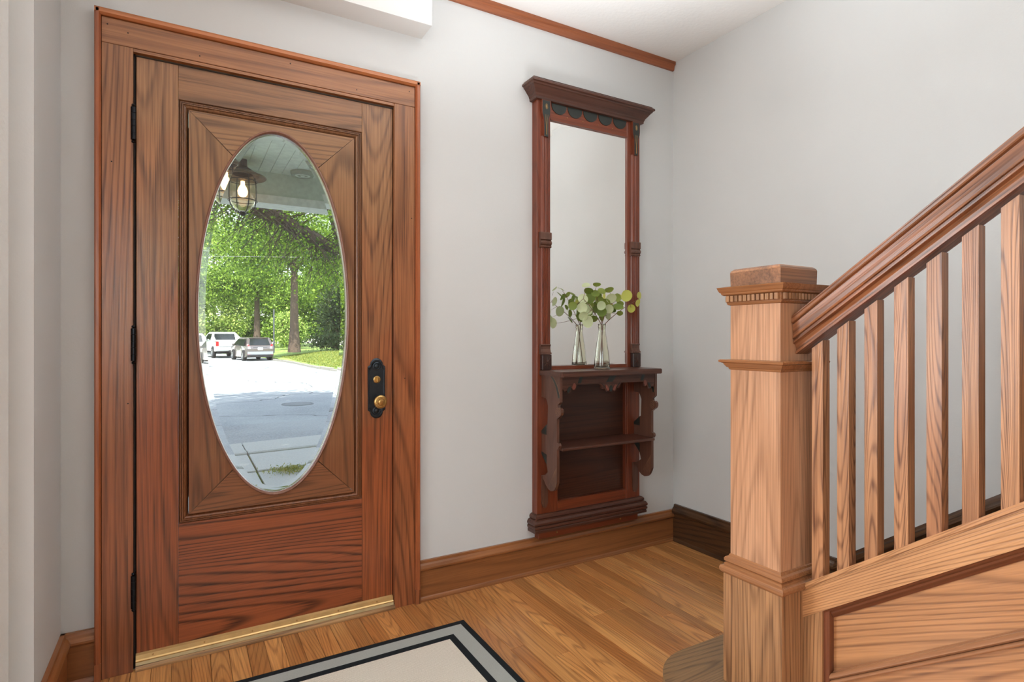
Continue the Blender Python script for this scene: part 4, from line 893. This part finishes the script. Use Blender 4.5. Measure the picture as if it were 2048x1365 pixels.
# broken kerb stones along the near lawn corner
kr = root('kerb', 'weathered stone kerb along the lawn corner', 'kerb', (6.2, 27, GZ), kind='structure')
ks = [(12.0, 22.35), (10.4, 22.75), (8.6, 23.25), (7.6, 23.95), (6.75, 24.8), (6.3, 25.9), (6.02, 27.2), (5.85, 29), (5.78, 31), (5.75, 33.4), (5.72, 36), (5.5, 39), (5.3, 42)]
for (xa, ya), (xb, yb_) in zip(ks, ks[1:]):
    L_ = math.hypot(xb - xa, yb_ - ya); a = math.atan2(yb_ - ya, xb - xa)
    bm = box(bmesh.new(), .02, L_ - .03, -.09, .09, -.03, .12 + rr.uniform(-.03, .02), bev=.02)
    bmesh.ops.rotate(bm, verts=bm.verts, cent=(0, 0, 0), matrix=Matrix.Rotation(a + rr.uniform(-.03, .03), 3, 'Z')); bmesh.ops.translate(bm, verts=bm.verts, vec=(xa, ya, GZ))
    link('kerb_stone', bm, 'kerb', kr)
P_ = np.column_stack([rng.uniform(6.0, 13, 26000), rng.uniform(24.5, 44, 26000), np.zeros(26000)])
ex = np.interp(P_[:, 1], [23.6, 25, 27.2, 31, 36, 44], [8.6, 6.9, 6.2, 5.95, 5.9, 5.5])
P_[:, 2] = np.interp(P_[:, 0] - ex, [0, .25, 3.2, 7], [GZ + .1, GZ + .13, .04, .14]) + .03; P_ = P_[P_[:, 0] > ex + .05]
props(quads('lawn_grass', P_, .13, 'blade', None, up=(.5, (0, 0, .8)), aspect=.22, seed=2), 'ragged grass blades covering the lawn corner', 'grass')

# ---------------------------------------------------------------- vehicles
def vehicle(name, lab, loc, ang, prof, hw, mat, belt, wheels, wr, extra, group=None):
    rt_ = root(name, lab, 'car', (0, 0, 0), group=group)
    zmax = max(p[1] for p in prof)
    def hwz(z_): return hw if z_ <= belt else hw - (z_ - belt) / (zmax - belt) * .20
    def nose(s_): return 1 - .10 * max(0, (s_ - (max(p[0] for p in prof) - .6)) / .6) - .05 * max(0, (.35 - s_) / .35)
    bm = bmesh.new()
    L_ = [bm.verts.new((-hwz(z_) * nose(s_), s_, z_)) for s_, z_ in prof]; R_ = [bm.verts.new((hwz(z_) * nose(s_), s_, z_)) for s_, z_ in prof]
    n = len(prof)
    for i in range(n): bm.faces.new((L_[i], L_[(i + 1) % n], R_[(i + 1) % n], R_[i]))
    bm.faces.new(L_); bm.faces.new(R_[::-1])
    bmesh.ops.triangulate(bm, faces=[f for f in bm.faces if len(f.verts) > 4])
    link('body', bm, mat, rt_)
    for s_ in wheels:
        for sx in (-1, 1):
            c = (sx * (hw - .20), s_, wr)
            w_ = link('wheel', lathe(bmesh.new(), c, [(wr * .7, -.11), (wr * .95, -.115), (wr, -.09), (wr, .09), (wr * .95, .115), (wr * .7, .11)], 24, 'X'), 'tyre', rt_)
            link('rim', lathe(bmesh.new(), c, [(wr * .66, .10), (wr * .66, sx * .205), (wr * .58, sx * .208), (wr * .5, sx * .17), (wr * .15, sx * .19), (.001, sx * .20)] if False else [(wr * .66, sx * .05), (wr * .66, sx * .122), (wr * .56, sx * .124), (wr * .5, sx * .10), (wr * .16, sx * .12), (.001, sx * .122)], 20, 'X'), 'alloy', w_)
            link('wheel_arch', lathe(bmesh.new(), (sx * (hw - .03), s_, wr + .01), [(wr * 1.16, -.04), (wr * 1.16, .033), (.001, .033)] if sx > 0 else [(wr * 1.16, .04), (wr * 1.16, -.033), (.001, -.033)], 24, 'X'), 'tyre', rt_)
            for o_ in (w_,): o_.location.x += sx * .125
    extra(rt_, hwz)
    rt_.location = (loc[0], loc[1], GZ); rt_.rotation_euler = (0, 0, ang)
    return rt_
def quad3(name, mat, par, pts, th=.012):
    bm = bmesh.new(); p = [Vector(q) for q in pts]; n_ = (p[1] - p[0]).cross(p[2] - p[0]).normalized() * th
    loft(bm, [[tuple(q - n_) for q in p], [tuple(q + n_) for q in p]]); return link(name, bm, mat, par)
def wagon_extra(r_, hwz):
    quad3('rear_window', 'car_glass', r_, [(-.66, .10, 1.03), (.66, .10, 1.03), (.56, .385, 1.44), (-.56, .385, 1.44)])
    for sx in (-1, 1):
        for s0, s1, s2, s3 in ((.62, 1.5, 1.5, .74), (1.56, 2.45, 2.42, 1.56), (2.5, 3.42, 2.72, 2.48)):
            quad3('side_window', 'car_glass', r_, [(sx * (hwz(1.0) + .002), s0, 1.0), (sx * (hwz(1.0) + .002), s1, 1.0), (sx * (hwz(1.44) + .002), s2, 1.44), (sx * (hwz(1.44) + .002), s3, 1.44)], .008)
        tl = quad3('tail_light', 'clearlens', r_, [(sx * .60, -.012, .80), (sx * .845, .03, .80), (sx * .83, .06, .96), (sx * .64, .0, .96)], .02)
        quad3('red_lens', 'redlens', tl, [(sx * .66, .02, .96), (sx * .83, .075, .96), (sx * .80, .13, 1.10), (sx * .70, .09, 1.10)], .02)
        BX('reflector', 'redlens', r_, sx * .62, sx * .80, -.035, -.015, .42, .47)
        BX('door_mirror', 'car_grey', r_, sx * .90, sx * 1.06, 3.0, 3.12, 1.0, 1.14, bev=.03)
    BX('bumper', 'bluebump', r_, -.84, .84, -.04, .14, .40, .66, bev=.04, seg=2)
    BX('bumper_skirt', 'tyre', r_, -.72, .72, -.02, .2, .24, .40, bev=.02)
    BX('garnish', 'zinc', r_, -.45, .45, -.018, .02, .90, .935, bev=.005)
    np_ = BX('number_plate', 'numplate', r_, -.155, .155, -.025, .01, .73, .88, bev=.004)
    bm = bmesh.new()
    for k, xk in enumerate((-.11, -.065, -.02, .025, .07, .11)): box(bm, xk - .014, xk + .014, -.029, -.024, .775, .835)
    link('plate_characters', bm, 'car_grey', np_)
    BX('roof_spoiler', 'car_grey', r_, -.60, .60, .36, .62, 1.49, 1.535, bev=.015)
wag = [(.10, .30), (.0, .42), (-.005, .80), (.02, .98), (.09, 1.02), (.40, 1.46), (.55, 1.53), (1.2, 1.575), (2.3, 1.56), (2.75, 1.47), (3.6, 1.06), (4.35, .90), (4.58, .70), (4.60, .35), (4.4, .25), (.3, .25)]
vehicle('car', 'taupe grey station wagon parked nearest on the street, seen from behind', (4.42, 41.1), R(8.5), wag, .885, 'car_grey', .98, (.85, 3.65), .33, wagon_extra)
def truck_extra(r_, hwz):
    quad3('rear_window', 'car_glass', r_, [(-.78, 1.865, 1.36), (.78, 1.865, 1.36), (.70, 1.985, 1.84), (-.70, 1.985, 1.84)])
    for sx in (-1, 1):
        for s0, s1, s2, s3 in ((2.05, 2.95, 2.95, 2.15), (3.02, 4.05, 3.55, 3.02)):
            quad3('side_window', 'car_glass', r_, [(sx * (hwz(1.34) + .002), s0, 1.34), (sx * (hwz(1.34) + .002), s1, 1.34), (sx * (hwz(1.84) + .002), s2, 1.84), (sx * (hwz(1.84) + .002), s3, 1.84)], .008)
        quad3('tail_light', 'redlens', r_, [(sx * .80, -.02, .92), (sx * .985, -.02, .92), (sx * .985, -.02, 1.26), (sx * .80, -.02, 1.26)], .03)
        BX('tow_mirror', 'car_white', r_, sx * 1.04, sx * 1.30, 3.55, 3.68, 1.30, 1.52, bev=.03)
    BX('tailgate', 'car_white', r_, -.78, .78, -.03, .03, .84, 1.29, bev=.012)
    BX('tailgate_strip', 'zinc', r_, -.78, .78, -.035, .0, .84, .90, bev=.01)
    BX('rear_bumper', 'car_white', r_, -.98, .98, -.16, .02, .58, .78, bev=.03)
    BX('hitch', 'tyre', r_, -.10, .10, -.18, .05, .42, .60, bev=.02)
    BX('underbody', 'tyre', r_, -.80, .80, .3, 5.4, .35, .62)
trk = [(.0, .60), (-.01, .80), (.0, 1.29), (1.84, 1.31), (2.0, 1.90), (2.25, 1.97), (3.3, 1.96), (3.7, 1.86), (4.35, 1.40), (5.55, 1.27), (5.8, 1.1), (5.85, .60), (5.6, .52), (.2, .52)]
vehicle('pickup_truck', 'white pickup truck parked beyond the grey wagon', (3.05, 47.6), R(8.5), trk, 1.0, 'car_white', 1.31, (1.15, 4.85), .41, truck_extra)

# ---------------------------------------------------------------- trees
def blob(c, r, n, seed, shell=.55):
    g = np.random.default_rng(seed); d = g.normal(size=(n, 3)); d /= np.linalg.norm(d, axis=1)[:, None]
    rad = (shell + (1 - shell) * g.random(n)) ; P = d * rad[:, None]
    # clump: pull towards random cluster centres
    k = 26; cc = g.normal(size=(k, 3)); cc /= np.linalg.norm(cc, axis=1)[:, None]; cc *= g.uniform(.5, 1, k)[:, None]
    idx = g.integers(0, k, n); P = P * .45 + cc[idx] * .62 + g.normal(0, .06, (n, 3))
    return np.array(c) + P * np.array(r)
def tree(name, lab, base, h_tr, r_tr, crowns, n, size, mat, group=None, seed=1, lean=(0, 0)):
    t_ = root(name, lab, 'tree', base, group=group)
    bx_, by_, bz_ = base; bm = bmesh.new()
    pts = [(bx_ + lean[0] * k / 6, by_ + lean[1] * k / 6, bz_ + h_tr * k / 6) for k in range(7)]
    tube(bm, pts, [r_tr * (1.35 if k == 0 else 1 - .09 * k) for k in range(7)], 12)
    tp = Vector(pts[-2])
    for c, r in crowns: tube(bm, bez(tuple(tp - Vector((0, 0, h_tr * .2))), tuple(tp.lerp(Vector(c), .4) + Vector((0, 0, .5))), c, 5), [r_tr * .5 * (1 - .15 * k) for k in range(6)], 7)
    link('trunk', bm, 'bark', t_)
    P = np.concatenate([blob(c, r, n // len(crowns), seed * 10 + i) for i, (c, r) in enumerate(crowns)])
    P = P[P[:, 2] > bz_ + .2]
    quads('foliage', P, size, mat, t_, seed=seed)
    return t_
# near yard tree: trunk out of view to the left, limb drooping across the top of the glass
nt_ = root('yard_tree', 'near shade tree whose limb droops across the top of the glass', 'tree', (-5.2, 10.6, GZ))
bm = bmesh.new()
tube(bm, [(-5.2, 10.6, GZ), (-5.15, 10.6, .5), (-5.0, 10.6, 2), (-4.8, 10.5, 3.6), (-4.2, 10.2, 6), (-3.4, 9.8, 9)], [.48, .36, .32, .30, .22, .10], 12)
link('trunk', bm, 'bark', nt_)
bm = bmesh.new()
limb = [(-4.85, 10.5, 3.4), (-3.2, 10.7, 4.35), (-1.4, 10.8, 4.4), (.3, 10.9, 3.85), (1.35, 11.2, 3.38), (2.1, 11.6, 3.12), (2.9, 12.1, 2.86), (3.6, 12.6, 2.72), (4.4, 13.0, 2.45)]
tube(bm, limb, [.22, .20, .18, .165, .15, .13, .10, .07, .03], 9)
for sx in ((-3.5, 9.5, 7.6, .1), (-1.6, 7.2, 7.2, .1), (-2.0, 11.5, 7.8, .12), (1.0, 9.5, 6.9, .08)):
    tube(bm, bez((-4.6, 10.4, 4.8), (-3.4, 10, 6.8), sx[:3], 6), [.14, .12, .1, .08, .06, .04, .02], 7)
link('limb', bm, 'bark', nt_)
g = random.Random(8); bm = bmesh.new(); twig_pts = []
for k in range(420):
    u = g.uniform(.30, 1) ; i = int(u * 7.99); p = Vector(limb[i]).lerp(Vector(limb[i + 1]), u * 7.99 - i)
    q = p + Vector((g.uniform(-.9, .9), g.uniform(-1.1, 1.1), g.uniform(-1.0, .35)))
    mid_ = p.lerp(q, .5) + Vector((g.uniform(-.15, .15), 0, g.uniform(.0, .25)))
    pth = bez(tuple(p), tuple(mid_), tuple(q), 5); tube(bm, pth, [.013, .010, .008, .007, .005, .004], 4)
    for s in pth[2:]: twig_pts.append(s)
o = link('twigs', bm, 'bark', nt_); o['kind'] = 'stuff'
tp_ = np.array(twig_pts); g2 = np.random.default_rng(4)
P = tp_[g2.integers(0, len(tp_), 8500)] + g2.normal(0, .16, (8500, 3)) + np.array([0, .22, 0]); quads('hanging_foliage', P, .058, 'leaf_near', nt_, seed=21, aspect=.7)
P = np.concatenate([blob((-3.2, 6.0, 8.2), (4.4, 3.6, 2.0), 8000, 31), blob((-.3, 6.4, 8.0), (4.2, 3.4, 1.9), 8000, 32), blob((-2.4, 9.8, 7.8), (4.0, 3.2, 2.0), 6500, 33), blob((1.2, 9.4, 7.6), (3.0, 2.6, 1.6), 5000, 34), blob((-1.6, 4.5, 7.9), (4.6, 1.7, 1.7), 6500, 35), blob((-4.4, 4.6, 7.9), (2.6, 1.7, 1.7), 4000, 36), blob((-2.3, 2.0, 8.4), (3.4, 2.4, 1.2), 7000, 37)])
quads('crown_foliage', P, .20, 'leaf_near', nt_, seed=22, aspect=.75)
# street trees and shrubs
tree('street_tree', 'large tree with thick grey trunk on the lawn right of the wagon', (6.75, 42.4, .08), 9.0, .33, [((6.6, 42.0, 8.6), (4.6, 4.2, 3.0)), ((4.2, 41, 6.8), (3.2, 3.0, 2.4)), ((9.6, 42.5, 7.2), (3.6, 3.2, 2.6))], 26000, .19, 'leaf_mid', seed=2)
tree('street_tree', 'slender street tree directly behind the grey wagon', (6.1, 59.5, .1), 8.5, .32, [((6.0, 59, 7.2), (3.4, 3.0, 2.8)), ((3.6, 58.5, 5.9), (2.8, 2.6, 2.2)), ((8.6, 58, 5.0), (2.4, 2.2, 2.0))], 15000, .23, 'leaf_mid', seed=3)
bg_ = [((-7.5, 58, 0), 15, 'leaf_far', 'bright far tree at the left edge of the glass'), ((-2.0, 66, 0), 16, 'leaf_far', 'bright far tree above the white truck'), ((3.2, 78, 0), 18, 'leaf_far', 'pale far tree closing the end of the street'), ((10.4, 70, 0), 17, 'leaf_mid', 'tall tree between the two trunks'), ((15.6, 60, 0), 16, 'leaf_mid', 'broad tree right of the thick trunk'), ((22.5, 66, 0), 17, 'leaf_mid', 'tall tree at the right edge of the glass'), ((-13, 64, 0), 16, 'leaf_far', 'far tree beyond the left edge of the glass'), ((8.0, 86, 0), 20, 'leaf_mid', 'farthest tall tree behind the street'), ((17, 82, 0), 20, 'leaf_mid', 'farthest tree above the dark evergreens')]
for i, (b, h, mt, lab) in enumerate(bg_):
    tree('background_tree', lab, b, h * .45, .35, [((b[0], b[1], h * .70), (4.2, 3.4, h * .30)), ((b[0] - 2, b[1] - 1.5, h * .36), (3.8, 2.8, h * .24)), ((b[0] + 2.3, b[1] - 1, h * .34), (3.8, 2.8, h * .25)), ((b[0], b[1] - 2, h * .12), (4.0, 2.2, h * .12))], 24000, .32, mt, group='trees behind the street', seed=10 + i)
def shrub(lab, c, r, n, size, mat, seed):
    s_ = root('shrub', lab, 'shrub', (c[0], c[1], .1)); bm = bmesh.new()
    for k in range(5): tube(bm, [(c[0], c[1], .0), (c[0] + math.cos(k * 1.26) * r[0] * .5, c[1] + math.sin(k * 1.26) * r[1] * .4, c[2] + r[2] * .3)], [.07, .03], 5)
    link('branch', bm, 'bark', s_); P = blob(c, r, n, seed, .3); P = P[P[:, 2] > .08]; quads('foliage', P, size, mat, s_, seed=seed)
shrub('dark evergreen mass right of the thick trunk', (11.5, 48.5, 3.2), (3.0, 2.0, 3.2), 12000, .24, 'leaf_dark', 41)
shrub('dark clipped hedge at the back of the lawn', (10.8, 45.4, .75), (3.6, 1.1, .85), 7000, .16, 'leaf_dark', 42)
shrub('tall dark evergreen at the right edge of the glass', (14.8, 47.5, 4.2), (2.6, 2.0, 4.3), 12000, .26, 'leaf_dark', 43)
shrub('dark round shrub behind the white truck', (-.4, 60, 2.4), (2.8, 2.0, 2.4), 7000, .26, 'leaf_mid', 44)
shrub('yellow green bush behind the wagon', (8.4, 54.5, 1.8), (2.0, 1.5, 1.9), 6000, .22, 'leaf_far', 45)
props(link('street_pole', tube(bmesh.new(), [(5.75, 45, 0), (5.75, 45, 3.2)], .055, 8), 'zinc'), 'thin dark pole standing beside the thick trunk', 'pole')
props(link('utility_wire', tube(bmesh.new(), [(-14, 25.5, 4.35), (0, 23, 3.98), (5, 20.5, 3.94), (14, 16, 4.2)], .006, 5), 'zinc'), 'pale utility wire crossing in front of the trees', 'wire')
